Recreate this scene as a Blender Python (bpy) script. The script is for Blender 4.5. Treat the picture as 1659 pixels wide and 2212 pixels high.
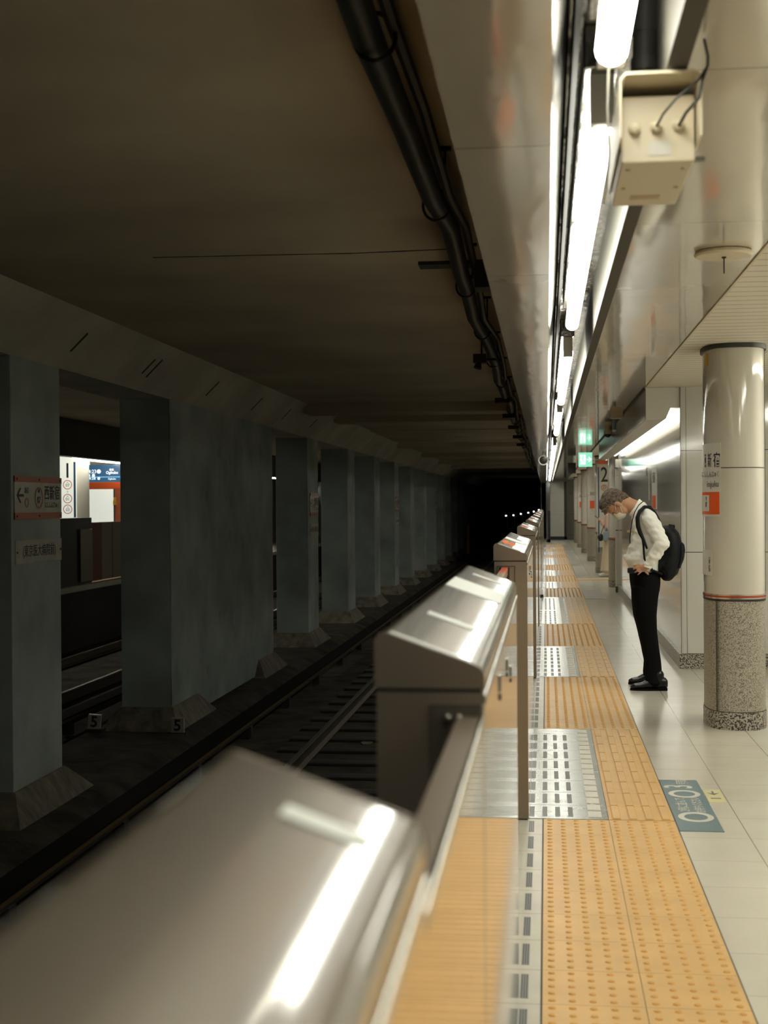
import bpy, bmesh, math, random
from mathutils import Vector, Matrix, noise
random.seed(7)
S = bpy.context.scene
COL = S.collection
for o in list(bpy.data.objects): bpy.data.objects.remove(o)

# ------------------------------------------------------------ camera
FPX, YAW, PITCH, ROLL, H = 3003.0, 0.116104, -0.004655, -0.007012, 1.4618
fw = Vector((-math.sin(YAW)*math.cos(PITCH), math.cos(YAW)*math.cos(PITCH), math.sin(PITCH)))
r0 = Vector((math.cos(YAW), math.sin(YAW), 0)); u0 = r0.cross(fw)
rt = r0*math.cos(ROLL)+u0*math.sin(ROLL); up_ = u0*math.cos(ROLL)-r0*math.sin(ROLL)
cd = bpy.data.cameras.new('camera'); cam = bpy.data.objects.new('camera', cd); COL.objects.link(cam)
cam.matrix_world = Matrix(((rt.x, up_.x, -fw.x, 0), (rt.y, up_.y, -fw.y, 0), (rt.z, up_.z, -fw.z, H), (0, 0, 0, 1)))
cd.sensor_fit = 'HORIZONTAL'; cd.sensor_width = 24; cd.lens = FPX/1659*24
cd.clip_start = .05; cd.clip_end = 400
cd.dof.use_dof = True; cd.dof.focus_distance = 11.2; cd.dof.aperture_fstop = 4.3
S.camera = cam
def at(x, y, Y=None, X=None, Z=None):          # a point of the place seen at x, y of the photograph
    d = fw+rt*((x-829.5)/FPX)-up_*((y-1106)/FPX)
    t = Y/d.y if Y is not None else (X/d.x if X is not None else (Z-H)/d.z)
    return Vector((0, 0, H))+d*t
# ------------------------------------------------------------ world, exposure
W = bpy.data.worlds.new('world'); S.world = W; W.use_nodes = True
W.node_tree.nodes['Background'].inputs[0].default_value = (.5, .55, .45, 1)
W.node_tree.nodes['Background'].inputs[1].default_value = .004
S.view_settings.view_transform = 'Standard'; S.view_settings.look = 'None'
S.view_settings.gamma = 1; S.view_settings.use_curve_mapping = False
S.view_settings.exposure = 0.68
LAMP = 12.0         # brightness of the fluorescent tubes
COVE = 3.2
LCOL = (1.0, .985, .87, 1)

# ------------------------------------------------------------ materials
def mat(name, col, rough=.5, metal=0, var=0, vscale=4, bump=0, bscale=30, spec=.5, emit=None, es=1, coat=0, stretch=None, rvar=0, alpha=1, trans=0):
    m = bpy.data.materials.new(name); m.use_nodes = True; n = m.node_tree; N = n.nodes; L = n.links
    b = N['Principled BSDF']; b.inputs['Base Color'].default_value = (*col, 1)
    b.inputs['Roughness'].default_value = rough; b.inputs['Metallic'].default_value = metal
    b.inputs['Specular IOR Level'].default_value = spec; b.inputs['Coat Weight'].default_value = coat
    b.inputs['Coat Roughness'].default_value = .05
    if trans: b.inputs['Transmission Weight'].default_value = trans
    if emit: b.inputs['Emission Color'].default_value = emit; b.inputs['Emission Strength'].default_value = es
    if var or bump or rvar:
        g = N.new('ShaderNodeNewGeometry'); mp = N.new('ShaderNodeMapping')
        L.new(g.outputs['Position'], mp.inputs[0])
        if stretch: mp.inputs['Scale'].default_value = stretch
    if var or rvar:
        t = N.new('ShaderNodeTexNoise'); t.inputs['Scale'].default_value = vscale; t.inputs['Detail'].default_value = 6
        L.new(mp.outputs[0], t.inputs[0])
    if var:
        r = N.new('ShaderNodeValToRGB'); r.color_ramp.elements[0].position = .3; r.color_ramp.elements[1].position = .7
        r.color_ramp.elements[0].color = (*[c*(1-var) for c in col], 1); r.color_ramp.elements[1].color = (*[min(1, c*(1+var)) for c in col], 1)
        L.new(t.outputs[0], r.inputs[0]); L.new(r.outputs[0], b.inputs['Base Color'])
    if rvar:
        q = N.new('ShaderNodeMapRange'); q.inputs['To Min'].default_value = max(.02, rough-rvar); q.inputs['To Max'].default_value = rough+rvar
        L.new(t.outputs[0], q.inputs[0]); L.new(q.outputs[0], b.inputs['Roughness'])
    if bump:
        t2 = N.new('ShaderNodeTexNoise'); t2.inputs['Scale'].default_value = bscale; t2.inputs['Detail'].default_value = 3
        L.new(mp.outputs[0], t2.inputs[0]); bp = N.new('ShaderNodeBump'); bp.inputs['Strength'].default_value = bump; bp.inputs['Distance'].default_value = .02
        L.new(t2.outputs[0], bp.inputs['Height']); L.new(bp.outputs[0], b.inputs['Normal'])
    return m
def lines(m, axis, period, offset, width, col, depth=.3):
    """thin joint lines across an axis at a period, in the material's colour and bump"""
    n = m.node_tree; N = n.nodes; L = n.links; b = N['Principled BSDF']
    g = N.new('ShaderNodeNewGeometry'); s = N.new('ShaderNodeSeparateXYZ'); L.new(g.outputs['Position'], s.inputs[0])
    a = N.new('ShaderNodeMath'); a.operation = 'SUBTRACT'; L.new(s.outputs[axis], a.inputs[0]); a.inputs[1].default_value = offset-period/2
    md = N.new('ShaderNodeMath'); md.operation = 'FLOORED_MODULO'; L.new(a.outputs[0], md.inputs[0]); md.inputs[1].default_value = period
    sb = N.new('ShaderNodeMath'); sb.operation = 'SUBTRACT'; L.new(md.outputs[0], sb.inputs[0]); sb.inputs[1].default_value = period/2
    ab = N.new('ShaderNodeMath'); ab.operation = 'ABSOLUTE'; L.new(sb.outputs[0], ab.inputs[0])
    lt = N.new('ShaderNodeMath'); lt.operation = 'LESS_THAN'; L.new(ab.outputs[0], lt.inputs[0]); lt.inputs[1].default_value = width/2
    mx = N.new('ShaderNodeMix'); mx.data_type = 'RGBA'
    L.new(lt.outputs[0], mx.inputs[0])
    if b.inputs['Base Color'].links: L.new(b.inputs['Base Color'].links[0].from_socket, mx.inputs[6])
    else: mx.inputs[6].default_value = b.inputs['Base Color'].default_value
    mx.inputs[7].default_value = (*col, 1); L.new(mx.outputs[2], b.inputs['Base Color'])
    return m
def speckle(m, col2, scale, thr=.5, w=.06):
    n = m.node_tree; N = n.nodes; L = n.links; b = N['Principled BSDF']
    g = N.new('ShaderNodeNewGeometry'); t = N.new('ShaderNodeTexNoise'); t.inputs['Scale'].default_value = scale; t.inputs['Detail'].default_value = 2
    L.new(g.outputs['Position'], t.inputs[0]); r = N.new('ShaderNodeValToRGB')
    r.color_ramp.elements[0].position = thr-w; r.color_ramp.elements[1].position = thr+w
    r.color_ramp.elements[0].color = (*col2, 1); r.color_ramp.elements[1].color = b.inputs['Base Color'].default_value
    L.new(t.outputs[0], r.inputs[0]); L.new(r.outputs[0], b.inputs['Base Color']); return m

M = {}
M['tile'] = mat('floor tile', (.60, .575, .49), .2, var=.05, vscale=3, bump=.02, bscale=25, spec=.5)
lines(M['tile'], 0, .3865, .875, .0035, (.2, .17, .12)); lines(M['tile'], 1, .395, 4.213, .003, (.36, .33, .26))
M['orange'] = mat('tactile tile', (.66, .425, .17), .42, var=.08, vscale=5, spec=.4)
lines(M['orange'], 1, .3, 6.47, .003, (.33, .18, .06))
M['orange2'] = mat('tactile stud', (.66, .36, .10), .45, spec=.4)
M['joint'] = mat('dark joint', (.06, .05, .04), .6)
M['plate'] = mat('steel floor plate', (.42, .44, .43), .25, metal=.55, rvar=.08, vscale=12)
M['plate2'] = mat('white plate square', (.66, .65, .58), .45)
M['slot'] = mat('dark slot', (.07, .075, .08), .5)
M['drain'] = mat('pale drain slab', (.50, .49, .42), .35, var=.08, vscale=6)
lines(M['drain'], 1, .3, 6.47, .004, (.2, .18, .15))
M['cap'] = mat('brushed steel cap', (.135, .112, .08), .36, metal=.6, rvar=.02, vscale=6, coat=1)
M['cap'].node_tree.nodes['Principled BSDF'].inputs['Coat IOR'].default_value = 1.75
M['cap'].node_tree.nodes['Principled BSDF'].inputs['Coat Roughness'].default_value = .07
M['body'] = mat('champagne metal', (.27, .22, .165), .42, metal=.6, var=.03, vscale=2)
M['recess'] = mat('recess brown', (.10, .085, .065), .5, metal=.4)
M['mirror'] = mat('polished side panel', (.80, .71, .58), .07, metal=.95)
M['rim'] = mat('bright steel', (.66, .66, .6), .2, metal=1)
M['black'] = mat('black', (.012, .012, .012), .5)
M['dark'] = mat('dark grey', (.035, .035, .032), .45)
M['tape_glint'] = mat('pale tape', (.72, .76, .7), .4)  # also colours the painted reflection streak on the nearest gate cap
M['redtop'] = mat('red strip', (.62, .10, .05), .4)
M['orangeled'] = mat('orange sticker', (.90, .17, .01), .6, spec=.15)
M['bluelabel'] = mat('pale blue label', (.30, .42, .45), .3)
M['fascia'] = mat('polished fascia steel', (.78, .725, .63), .12, metal=.5, bump=.22, bscale=1.6, stretch=(2.2, .5, 1), rvar=.04, vscale=2)
lines(M['fascia'], 1, 1.95, 3.47, .006, (.2, .17, .13))
M['bulk'] = mat('brown bulkhead steel', (.42, .37, .29), .22, metal=.6)
lines(M['bulk'], 1, 1.2, 13.7, .006, (.15, .12, .09))
M['trough'] = mat('trough reflector steel', (.24, .23, .20), .22, metal=.9, bump=1.0, bscale=7, stretch=(1, .5, 1))
M['hall'] = mat('added lamp panel', (.9, .9, .9), .5, emit=LCOL, es=LAMP*1.3)  # panel of the unseen lamps added over the hall
M['lip'] = mat('trough lip paint', (.085, .08, .065), .6, spec=.2)
M['white'] = mat('white enamel metal', (.70, .69, .62), .35)
M['gceil'] = mat('glossy cream ceiling panel', (.78, .73, .63), .07, metal=.3, bump=.38, bscale=1.1, stretch=(1.5, .7, 1), coat=.5)
lines(M['gceil'], 1, 1.83, 5.2, .005, (.15, .13, .1))
M['slat'] = mat('slatted cream ceiling', (.80, .75, .64), .5)
lines(M['slat'], 1, .15, 5.89, .010, (.14, .12, .09)); lines(M['slat'], 0, .62, 1.5, .006, (.2, .17, .12))
M['panel'] = mat('glossy white wall panel', (.62, .61, .55), .09, coat=.3, rvar=.02, vscale=3)
M['colpanel'] = mat('glossy column cladding', (.63, .60, .52), .10, coat=.4)
M['stone'] = speckle(mat('beige grey granite', (.46, .42, .345), .4), (.13, .12, .10), 150, .46, .09)
M['stone2'] = speckle(mat('dark speckled granite', (.44, .41, .34), .35), (.035, .033, .03), 90, .49, .05)
M['redband'] = mat('red band', (.5, .06, .03), .25, metal=.3)
M['concrete'] = mat('grey painted concrete', (.33, .38, .365), .75, var=.28, vscale=1.3, bump=.25, bscale=6)
M['tceil'] = mat('track ceiling concrete', (.56, .47, .34), .85, var=.2, vscale=.6, bump=.12, bscale=2)
M['haunch'] = mat('haunch concrete', (.56, .52, .43), .85, var=.2, vscale=1.1, bump=.3, bscale=6)
M['footing'] = mat('stained footing concrete', (.165, .15, .11), .85, var=.45, vscale=9, bump=.4, bscale=18, stretch=(1, 1, .3))
M['ballast'] = mat('sooty track bed', (.06, .052, .04), .9, var=.5, vscale=3, bump=.6, bscale=14, spec=.1)
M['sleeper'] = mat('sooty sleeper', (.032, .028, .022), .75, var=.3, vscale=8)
M['rail'] = mat('rail steel', (.16, .13, .10), .45, metal=.8)
M['railtop'] = mat('polished rail head', (.55, .55, .5), .22, metal=1)
M['railcover'] = mat('yellow brown third rail cover', (.10, .066, .02), .55)
M['cable'] = mat('black cable', (.010, .010, .010), .5)
M['signwhite'] = mat('sign white', (.66, .64, .56), .3)
M['signdirty'] = mat('dusty sign white', (.40, .39, .34), .35, var=.15, vscale=8)
M['signorange'] = mat('sign orange', (.80, .12, .025), .3)
M['signdorange'] = mat('dusty sign orange', (.42, .11, .05), .4, var=.1, vscale=8)
M['ink'] = mat('ink', (.02, .02, .022), .5)
M['greyink'] = mat('grey ink', (.12, .12, .13), .5)
M['navy'] = mat('navy', (.02, .075, .20), .4)
M['blueslate'] = mat('slate blue floor film', (.125, .20, .225), .35)
M['paleyellow'] = mat('pale yellow film', (.62, .58, .32), .4)
M['cream'] = mat('cream housing', (.68, .60, .43), .4)
M['creamdark'] = mat('darker cream housing', (.5, .38, .22), .5)  # darker cream for bolt holes, underside label and pen clip
M['tube'] = mat('fluorescent tube', (.9, .9, .9), .5, emit=LCOL, es=LAMP)
M['cove'] = mat('cove lamp', (.9, .9, .9), .5, emit=(1, .97, .86, 1), es=COVE)
M['exit'] = mat('exit sign lit green', (.1, .5, .35), .4, emit=(.22, .62, .42, 1), es=.8)
M['exitw'] = mat('exit sign lit white', (.8, .8, .8), .4, emit=(.9, 1, .9, 1), es=1.0)
M['screen'] = mat('departure screen', (.01, .03, .06), .3, emit=(.012, .05, .10, 1), es=1)
M['screenw'] = mat('screen white', (.8, .8, .8), .4, emit=(.8, .95, 1, 1), es=.55)
M['screenb'] = mat('screen blue', (.1, .3, .6), .4, emit=(.12, .4, .75, 1), es=1)
M['poster'] = mat('lit poster', (.62, .61, .55), .4, emit=(.9, .95, .85, 1), es=.35)
M['skin'] = mat('skin', (.50, .27, .155), .5, var=.08, vscale=30)
M['hairgrey'] = mat('brown grey hair', (.145, .108, .078), .6, var=.6, vscale=55, bump=.8, bscale=160)
M['shirt'] = mat('white cotton shirt', (.86, .86, .80), .75, bump=.1, bscale=60)
M['trousers'] = mat('black trousers', (.0025, .0025, .003), .9, spec=.15)
M['leather'] = mat('black leather', (.004, .004, .005), .3, spec=.4)
M['nylon'] = mat('black nylon', (.005, .006, .008), .6, bump=.3, bscale=50, spec=.25)
M['mask'] = mat('white mask', (.72, .69, .62), .7)
M['hairbrown'] = mat('brown hair', (.14, .065, .03), .5)
M['pink'] = mat('pink knit', (.62, .40, .33), .8)
M['skirt'] = mat('cream cotton', (.66, .57, .42), .8)
M['tote'] = mat('grey blue tote', (.24, .32, .35), .6)
M['sneaker'] = mat('white sneaker', (.7, .68, .62), .6)
M['yellow'] = mat('yellow', (.65, .38, .02), .5)
M['beigegate'] = mat('beige gate back', (.38, .32, .23), .5)
M['lampw'] = mat('small lamp', (.9, .9, .9), .3, emit=(.85, .95, 1, 1), es=5)
M['rust'] = mat('red brown strip', (.22, .06, .025), .5)
M['hatch'] = mat('grey floor hatch', (.47, .48, .44), .3)
M['soot'] = mat('sooty board', (.012, .011, .009), .9, spec=.05)
M['glass'] = mat('clear glass', (.9, .92, .9), .03, trans=1)
M['pole'] = mat('grey pole', (.30, .32, .30), .4, metal=.6)

# ------------------------------------------------------------ mesh helpers
def new(): return bmesh.new()
def box(bm, x0, x1, y0, y1, z0, z1, bev=0):
    vs = [bm.verts.new((x, y, z)) for x in (x0, x1) for y in (y0, y1) for z in (z0, z1)]
    fs = [bm.faces.new([vs[i] for i in f]) for f in ((0, 1, 3, 2), (4, 6, 7, 5), (0, 4, 5, 1), (2, 3, 7, 6), (0, 2, 6, 4), (1, 5, 7, 3))]
    if bev:
        es = list({e for f in fs for e in f.edges})
        bmesh.ops.bevel(bm, geom=es, offset=bev, segments=2, affect='EDGES', profile=.5)
    return bm
def prism(bm, prof, y0, y1, axis='Y'):
    """profile of (a,b) points swept: axis Y -> (x,z); Z -> (x,y); X -> (y,z)"""
    def p(a, b, t): return (a, t, b) if axis == 'Y' else ((a, b, t) if axis == 'Z' else (t, a, b))
    A = [bm.verts.new(p(a, b, y0)) for a, b in prof]; B = [bm.verts.new(p(a, b, y1)) for a, b in prof]
    n = len(prof)
    for i in range(n): bm.faces.new((A[i], A[(i+1) % n], B[(i+1) % n], B[i]))
    bm.faces.new(A[::-1]); bm.faces.new(B); return bm
def frame_of(d):
    d = d.normalized(); a = Vector((0, 0, 1)) if abs(d.z) < .9 else Vector((1, 0, 0))
    u = d.cross(a).normalized(); return u, d.cross(u).normalized()
def tube(bm, pts, r, seg=14, r2=None):
    pts = [Vector(p) for p in pts]; n = len(pts); rings = []
    for i, p in enumerate(pts):
        d = (pts[min(i+1, n-1)]-pts[max(i-1, 0)])
        u, v = frame_of(d)
        if rings:   # keep orientation steady
            u = (pu-d.normalized()*pu.dot(d.normalized())).normalized(); v = d.normalized().cross(u)
        pu = u
        rr = r if r2 is None else r+(r2-r)*i/(n-1)
        rings.append([bm.verts.new(p+u*math.cos(2*math.pi*k/seg)*rr+v*math.sin(2*math.pi*k/seg)*rr) for k in range(seg)])
    for a, b in zip(rings, rings[1:]):
        for k in range(seg): bm.faces.new((a[k], a[(k+1) % seg], b[(k+1) % seg], b[k]))
    bm.faces.new(rings[0][::-1]); bm.faces.new(rings[-1]); return bm
def lathe(bm, prof, c, axis=Vector((0, 0, 1)), seg=32, sx=1, sy=1):
    c = Vector(c); u, v = frame_of(Vector(axis)); a = Vector(axis).normalized(); rings = []
    for r, t in prof:
        rings.append([bm.verts.new(c+a*t+u*math.cos(2*math.pi*k/seg)*r*sx+v*math.sin(2*math.pi*k/seg)*r*sy) for k in range(seg)])
    for A, B in zip(rings, rings[1:]):
        for k in range(seg): bm.faces.new((A[k], A[(k+1) % seg], B[(k+1) % seg], B[k]))
    bm.faces.new(rings[0][::-1]); bm.faces.new(rings[-1]); return bm
def ell(bm, c, rad, rot=None, u=20, v=12):
    mx = Matrix.Translation(Vector(c)) @ ((rot or Matrix.Identity(3)).to_4x4()) @ Matrix.Diagonal((*rad, 1))
    bmesh.ops.create_uvsphere(bm, u_segments=u, v_segments=v, radius=1, matrix=mx); return bm
def loft(bm, rings, seg=20, caps=True):
    """rings of (centre, radius vector, radius vector)"""
    R = []
    rr = [(Vector(c), Vector(a), Vector(b)) for c, a, b in rings]
    if caps:
        d0 = (rr[0][0]-rr[1][0]).normalized()*min(rr[0][1].length, rr[0][2].length)*.45
        d1 = (rr[-1][0]-rr[-2][0]).normalized()*min(rr[-1][1].length, rr[-1][2].length)*.45
        rr = [(rr[0][0]+d0, rr[0][1]*.55, rr[0][2]*.55)]+rr+[(rr[-1][0]+d1, rr[-1][1]*.55, rr[-1][2]*.55)]
    for c, a, b in rr:
        R.append([bm.verts.new(c+a*math.cos(2*math.pi*k/seg)+b*math.sin(2*math.pi*k/seg)) for k in range(seg)])
    for A, B in zip(R, R[1:]):
        for k in range(seg): bm.faces.new((A[k], A[(k+1) % seg], B[(k+1) % seg], B[k]))
    bm.faces.new(R[0][::-1]); bm.faces.new(R[-1]); return bm
def capsule(bm, p, q, r1, r2=None, seg=14):
    p, q = Vector(p), Vector(q); r2 = r2 or r1; u, v = frame_of(q-p); d = (q-p).normalized(); rings = []
    for i in range(5):
        a = math.pi/2*(1-i/4); rings.append((p-d*r1*math.sin(a)*.999, max(.02*r1, r1*math.cos(a))))
    for i in range(5):
        a = math.pi/2*i/4; rings.append((q+d*r2*math.sin(a)*.999, max(.02*r2, r2*math.cos(a))))
    return loft(bm, [(c, u*r, v*r) for c, r in rings], seg, caps=False)

def finish(name, bm, m, smooth=True):
    bmesh.ops.recalc_face_normals(bm, faces=bm.faces)
    if smooth:
        for f in bm.faces: f.smooth = True
        for e in bm.edges:
            if len(e.link_faces) == 2 and e.calc_face_angle(0) > .55: e.smooth = False
    me = bpy.data.meshes.new(name); bm.to_mesh(me); bm.free()
    for mm in (m if isinstance(m, (list, tuple)) else [m]): me.materials.append(M[mm] if isinstance(mm, str) else mm)
    return me
def wn(o):
    if len(o.data.polygons) < 4000:
        w = o.modifiers.new('w', 'WEIGHTED_NORMAL'); w.keep_sharp = True
    return o
def wpos(o):
    p = Vector(o.location)
    while o.parent: o = o.parent; p += Vector(o.location)
    return p
def part(name, bm, m, parent, label=None, smooth=True, kind=None):
    o = bpy.data.objects.new(name, None) if False else None
    off = wpos(parent)
    bmesh.ops.translate(bm, verts=bm.verts, vec=-off)
    me = finish(name, bm, m, smooth)
    o = bpy.data.objects.new(name, me); COL.objects.link(o); o.parent = parent
    if smooth: wn(o)
    if label: o['label'] = label
    if kind: o['kind'] = kind
    return o
def tag(o, label=None, cat=None, group=None, kind=None):
    if label: o['label'] = label
    if cat: o['category'] = cat
    if group: o['group'] = group
    if kind: o['kind'] = kind
    return o
def thing(name, label, cat, loc, group=None):
    o = bpy.data.objects.new(name, None); COL.objects.link(o); o.location = loc; o.empty_display_size = .1
    return tag(o, label, cat, group)
def solo(name, bm, m, label=None, cat=None, group=None, kind=None, smooth=True):
    xs = [v.co.x for v in bm.verts]; ys = [v.co.y for v in bm.verts]; zs = [v.co.z for v in bm.verts]
    c = Vector(((min(xs)+max(xs))/2, (min(ys)+max(ys))/2, min(zs)))
    bmesh.ops.translate(bm, verts=bm.verts, vec=-c)
    o = bpy.data.objects.new(name, finish(name, bm, m, smooth)); COL.objects.link(o); o.location = c; wn(o)
    return tag(o, label, cat, group, kind)
def struct(name, bm, m, label=None): return solo(name, bm, m, label, None, None, 'structure')
def dup(o, loc=None, label=None, parent=None):
    c = o.copy(); COL.objects.link(c)
    if parent is not None: c.parent = parent
    if loc is not None: c.location = loc
    if label: c['label'] = label
    for ch in [k for k in bpy.data.objects if k.parent == o and k != c]: dup(ch, parent=c)
    return c
def text(bm, s, size, o, xd, yd, sx=1, ext=.0004, align='CENTER', bold=0):
    """adds lettering to bm; o = anchor, xd/yd = reading and up directions"""
    cu = bpy.data.curves.new('t', 'FONT'); cu.body = s; cu.size = size; cu.extrude = ext; cu.align_x = align; cu.align_y = 'CENTER'; cu.offset = bold
    cu.resolution_u = 3
    ob = bpy.data.objects.new('t', cu); COL.objects.link(ob)
    dg = bpy.context.evaluated_depsgraph_get(); me = bpy.data.meshes.new_from_object(ob.evaluated_get(dg))
    xd = Vector(xd).normalized(); yd = Vector(yd).normalized(); z = xd.cross(yd); o = Vector(o)
    mx = Matrix(((xd.x*sx, yd.x, z.x, o.x), (xd.y*sx, yd.y, z.y, o.y), (xd.z*sx, yd.z, z.z, o.z), (0, 0, 0, 1)))
    me.transform(mx); bm.from_mesh(me)
    bpy.data.objects.remove(ob); bpy.data.meshes.remove(me); bpy.data.curves.remove(cu); return bm
def flat(bm, o, xd, yd, pts, t=.002):
    """a thin plate: polygon pts (a,b) in the plane xd,yd at o, thickness t along xd x yd"""
    xd = Vector(xd).normalized(); yd = Vector(yd).normalized(); z = xd.cross(yd); o = Vector(o)
    A = [bm.verts.new(o+xd*a+yd*b) for a, b in pts]; B = [bm.verts.new(o+xd*a+yd*b+z*t) for a, b in pts]; n = len(pts)
    for i in range(n): bm.faces.new((A[i], A[(i+1) % n], B[(i+1) % n], B[i]))
    bm.faces.new(A[::-1]); bm.faces.new(B); return bm
def rect(w, h, cx=0, cy=0): return [(cx-w/2, cy-h/2), (cx+w/2, cy-h/2), (cx+w/2, cy+h/2), (cx-w/2, cy+h/2)]
def ringflat(bm, o, xd, yd, r, w, cx=0, cy=0, t=.002, seg=28, sy=1):
    xd = Vector(xd).normalized(); yd = Vector(yd).normalized(); z = xd.cross(yd); o = Vector(o)
    R = []
    for rr in (r-w/2, r+w/2):
        for tt in (0, t):
            R.append([bm.verts.new(o+xd*(cx+rr*math.cos(2*math.pi*k/seg))+yd*(cy+sy*rr*math.sin(2*math.pi*k/seg))+z*tt) for k in range(seg)])
    a, b, c, d = R
    for k in range(seg):
        j = (k+1) % seg
        for p, q in ((a, b), (b, d), (d, c), (c, a)): bm.faces.new((p[k], p[j], q[j], q[k]))
    return bm
def blob(bm, voxel, smooth=6, disp=None):
    """fuse the overlapping shapes in bm into one continuous surface"""
    bmesh.ops.recalc_face_normals(bm, faces=bm.faces)
    me = bpy.data.meshes.new('b'); bm.to_mesh(me); bm.free(); o = bpy.data.objects.new('b', me); COL.objects.link(o)
    r = o.modifiers.new('r', 'REMESH'); r.mode = 'VOXEL'; r.voxel_size = voxel
    s = o.modifiers.new('s', 'SMOOTH'); s.iterations = smooth; s.factor = .5
    dg = bpy.context.evaluated_depsgraph_get(); m2 = bpy.data.meshes.new_from_object(o.evaluated_get(dg))
    out = bmesh.new(); out.from_mesh(m2); bpy.data.objects.remove(o); bpy.data.meshes.remove(me); bpy.data.meshes.remove(m2)
    if disp:
        out.normal_update()
        for v in out.verts: v.co = v.co+v.normal*disp(v.co)
    return out

YB, YE = -6.0, 58.0       # platform extent behind and ahead of the camera
# ------------------------------------------------------------ the platform shell
bm = new(); prism(bm, [(-.34, -1.15), (-.30, -1.15), (3.2, -1.15), (3.2, 0), (-.34, 0)], YB, 62); struct('floor', bm, 'tile')
bm = new(); box(bm, -.345, -.245, YB, 62, -.06, .004, .003); struct('trim_1', bm, 'drain')
# glossy ceiling, slatted ceiling
bm = new(); box(bm, .30, .882, YB, 60, 2.49, 2.56); struct('ceiling', bm, 'gceil')
bm = new(); box(bm, .882, 3.2, YB, 60, 2.492, 2.56); struct('ceiling_slatted', bm, 'slat')
bm = new(); box(bm, .874, .886, YB, 12.5, 2.483, 2.489); struct('trim_2', bm, 'cream')
# fascia over the platform edge and the lamp trough
bm = new(); prism(bm, [(-.222, 2.35), (-.222, 3.2), (-.20, 3.2), (-.20, 2.375), (.0, 2.375), (.014, 2.39), (.018, 2.35)], YB, 60); struct('trim_3', bm, 'fascia')
bm = new(); prism(bm, [(.012, 2.352), (.006, 2.38), (.055, 2.66), (.065, 2.66), (.022, 2.37)], YB, 60); struct('trim_4', bm, 'trough')
bm = new(); box(bm, .05, .34, YB, 60, 2.66, 2.68); struct('trim_5', bm, 'trough')
bm = new(); prism(bm, [(.258, 2.38), (.262, 2.395), (.262, 2.66), (.275, 2.66), (.275, 2.41), (.302, 2.49), (.302, 2.38)], YB, 60); struct('trim_6', bm, 'lip')
bm = new(); box(bm, .072, .085, YB, 60, 2.55, 2.66); struct('trim_7', bm, 'black')
# far end and side walls
bm = new(); box(bm, -.22, 3.2, 60, 60.2, -.0, 3.2); lines(M['panel'], 2, .9, 1.03, .006, (.03, .03, .03)); struct('wall_front', bm, 'panel')
bm = new(); box(bm, -.3, 3.3, YB-.2, YB, -1.2, 3.3); struct('wall_back', bm, 'sleeper')
bm = new(); box(bm, 3.2, 3.35, YB, 60, 0, 2.6); struct('wall_right', bm, 'panel')
bm = new(); box(bm, 1.19, 3.2, 12.54, 23.3, .12, 2.50); struct('wall_side_panelled', bm, 'panel')
bm = new(); box(bm, 1.165, 3.2, 12.52, 23.32, 0, .128, .003); struct('baseboard_right', bm, 'stone2')
# the corner strip of the panelled wall
bm = new(); box(bm, 1.182, 1.23, 12.525, 12.575, .13, 2.49); struct('trim_8', bm, 'panel')
bm = new(); box(bm, 1.231, 1.2345, 12.535, 12.545, .13, 2.49); struct('trim_9', bm, 'joint')
bm = new(); box(bm, 1.1815, 1.184, 12.51, 12.53, .13, 2.49); struct('trim_10', bm, 'joint')
bm = new(); box(bm, 1.14, 1.2, 23.2, 23.42, .1, 2.2, .004); struct('trim_11', bm, 'white')
bm = new(); box(bm, 1.135, 1.22, 23.19, 23.43, 0, .1, .003); box(bm, 1.139, 1.18, 23.198, 23.3, 1.02, 1.035); box(bm, 1.13, 1.18, 23.15, 23.3, 2.05, 2.06); struct('trim_12', bm, 'dark')
# bulkhead with cove light along the panelled wall
bm = new(); prism(bm, [(.886, 2.205), (.886, 2.491), (1.19, 2.491), (1.19, 2.31), (1.10, 2.31), (1.06, 2.215), (.99, 2.205)], 12.535, 23.4)
struct('trim_13', bm, 'signwhite')
bm = new(); box(bm, .880, .8855, 12.54, 23.4, 2.207, 2.488); struct('trim_15', bm, 'bulk')
bm = new(); box(bm, .872, .886, 12.6, 46, 2.475, 2.49); struct('trim_14', bm, 'joint')

# ------------------------------------------------------------ the track side shell
TC = 3.1
bm = new(); box(bm, -3.79, -.2, YB, 30, TC, TC+.2); box(bm, -3.79, -.2, 30, 95, TC-.02, TC+.2); struct('ceiling_track', bm, 'tceil')
k = 0
for y0, y1, dz in ((22.0, 22.6, .16), (25.2, 25.8, .12), (36, 36.6, .14), (43, 43.6, .14), (50, 50.5, .14), (57, 57.5, .14), (64, 64.5, .14), (71, 71.5, .14)):
    k += 1
    bm = new(); box(bm, -3.85, -.2, y0, y1, TC-dz, TC+.02, .02); struct('ceiling_beam_%s' % 'abcdefgh'[k-1] if False else 'ceiling_beam', bm, 'tceil')
bm = new(); prism(bm, [(-4.2, 2.675), (-3.785, TC), (-3.785, 3.3), (-5.2, 3.3), (-5.2, TC), (-4.785, 2.675)], YB, 95); struct('haunch_beam', bm, 'haunch')
bm = new(); box(bm, -12.5, -.3, YB, 130, -1.35, -1.20); struct('track_bed', bm, 'ballast')
bm = new(); prism(bm, [(-5.35, -1.2), (-5.05, -1.02), (-3.95, -1.02), (-3.6, -1.2)], YB, 95); struct('median_kerb', bm, 'ballast')
bm = new(); box(bm, -12.5, -5.1, YB, 95, TC+.02, TC+.2); struct('ceiling_far_track', bm, 'tceil')
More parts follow.
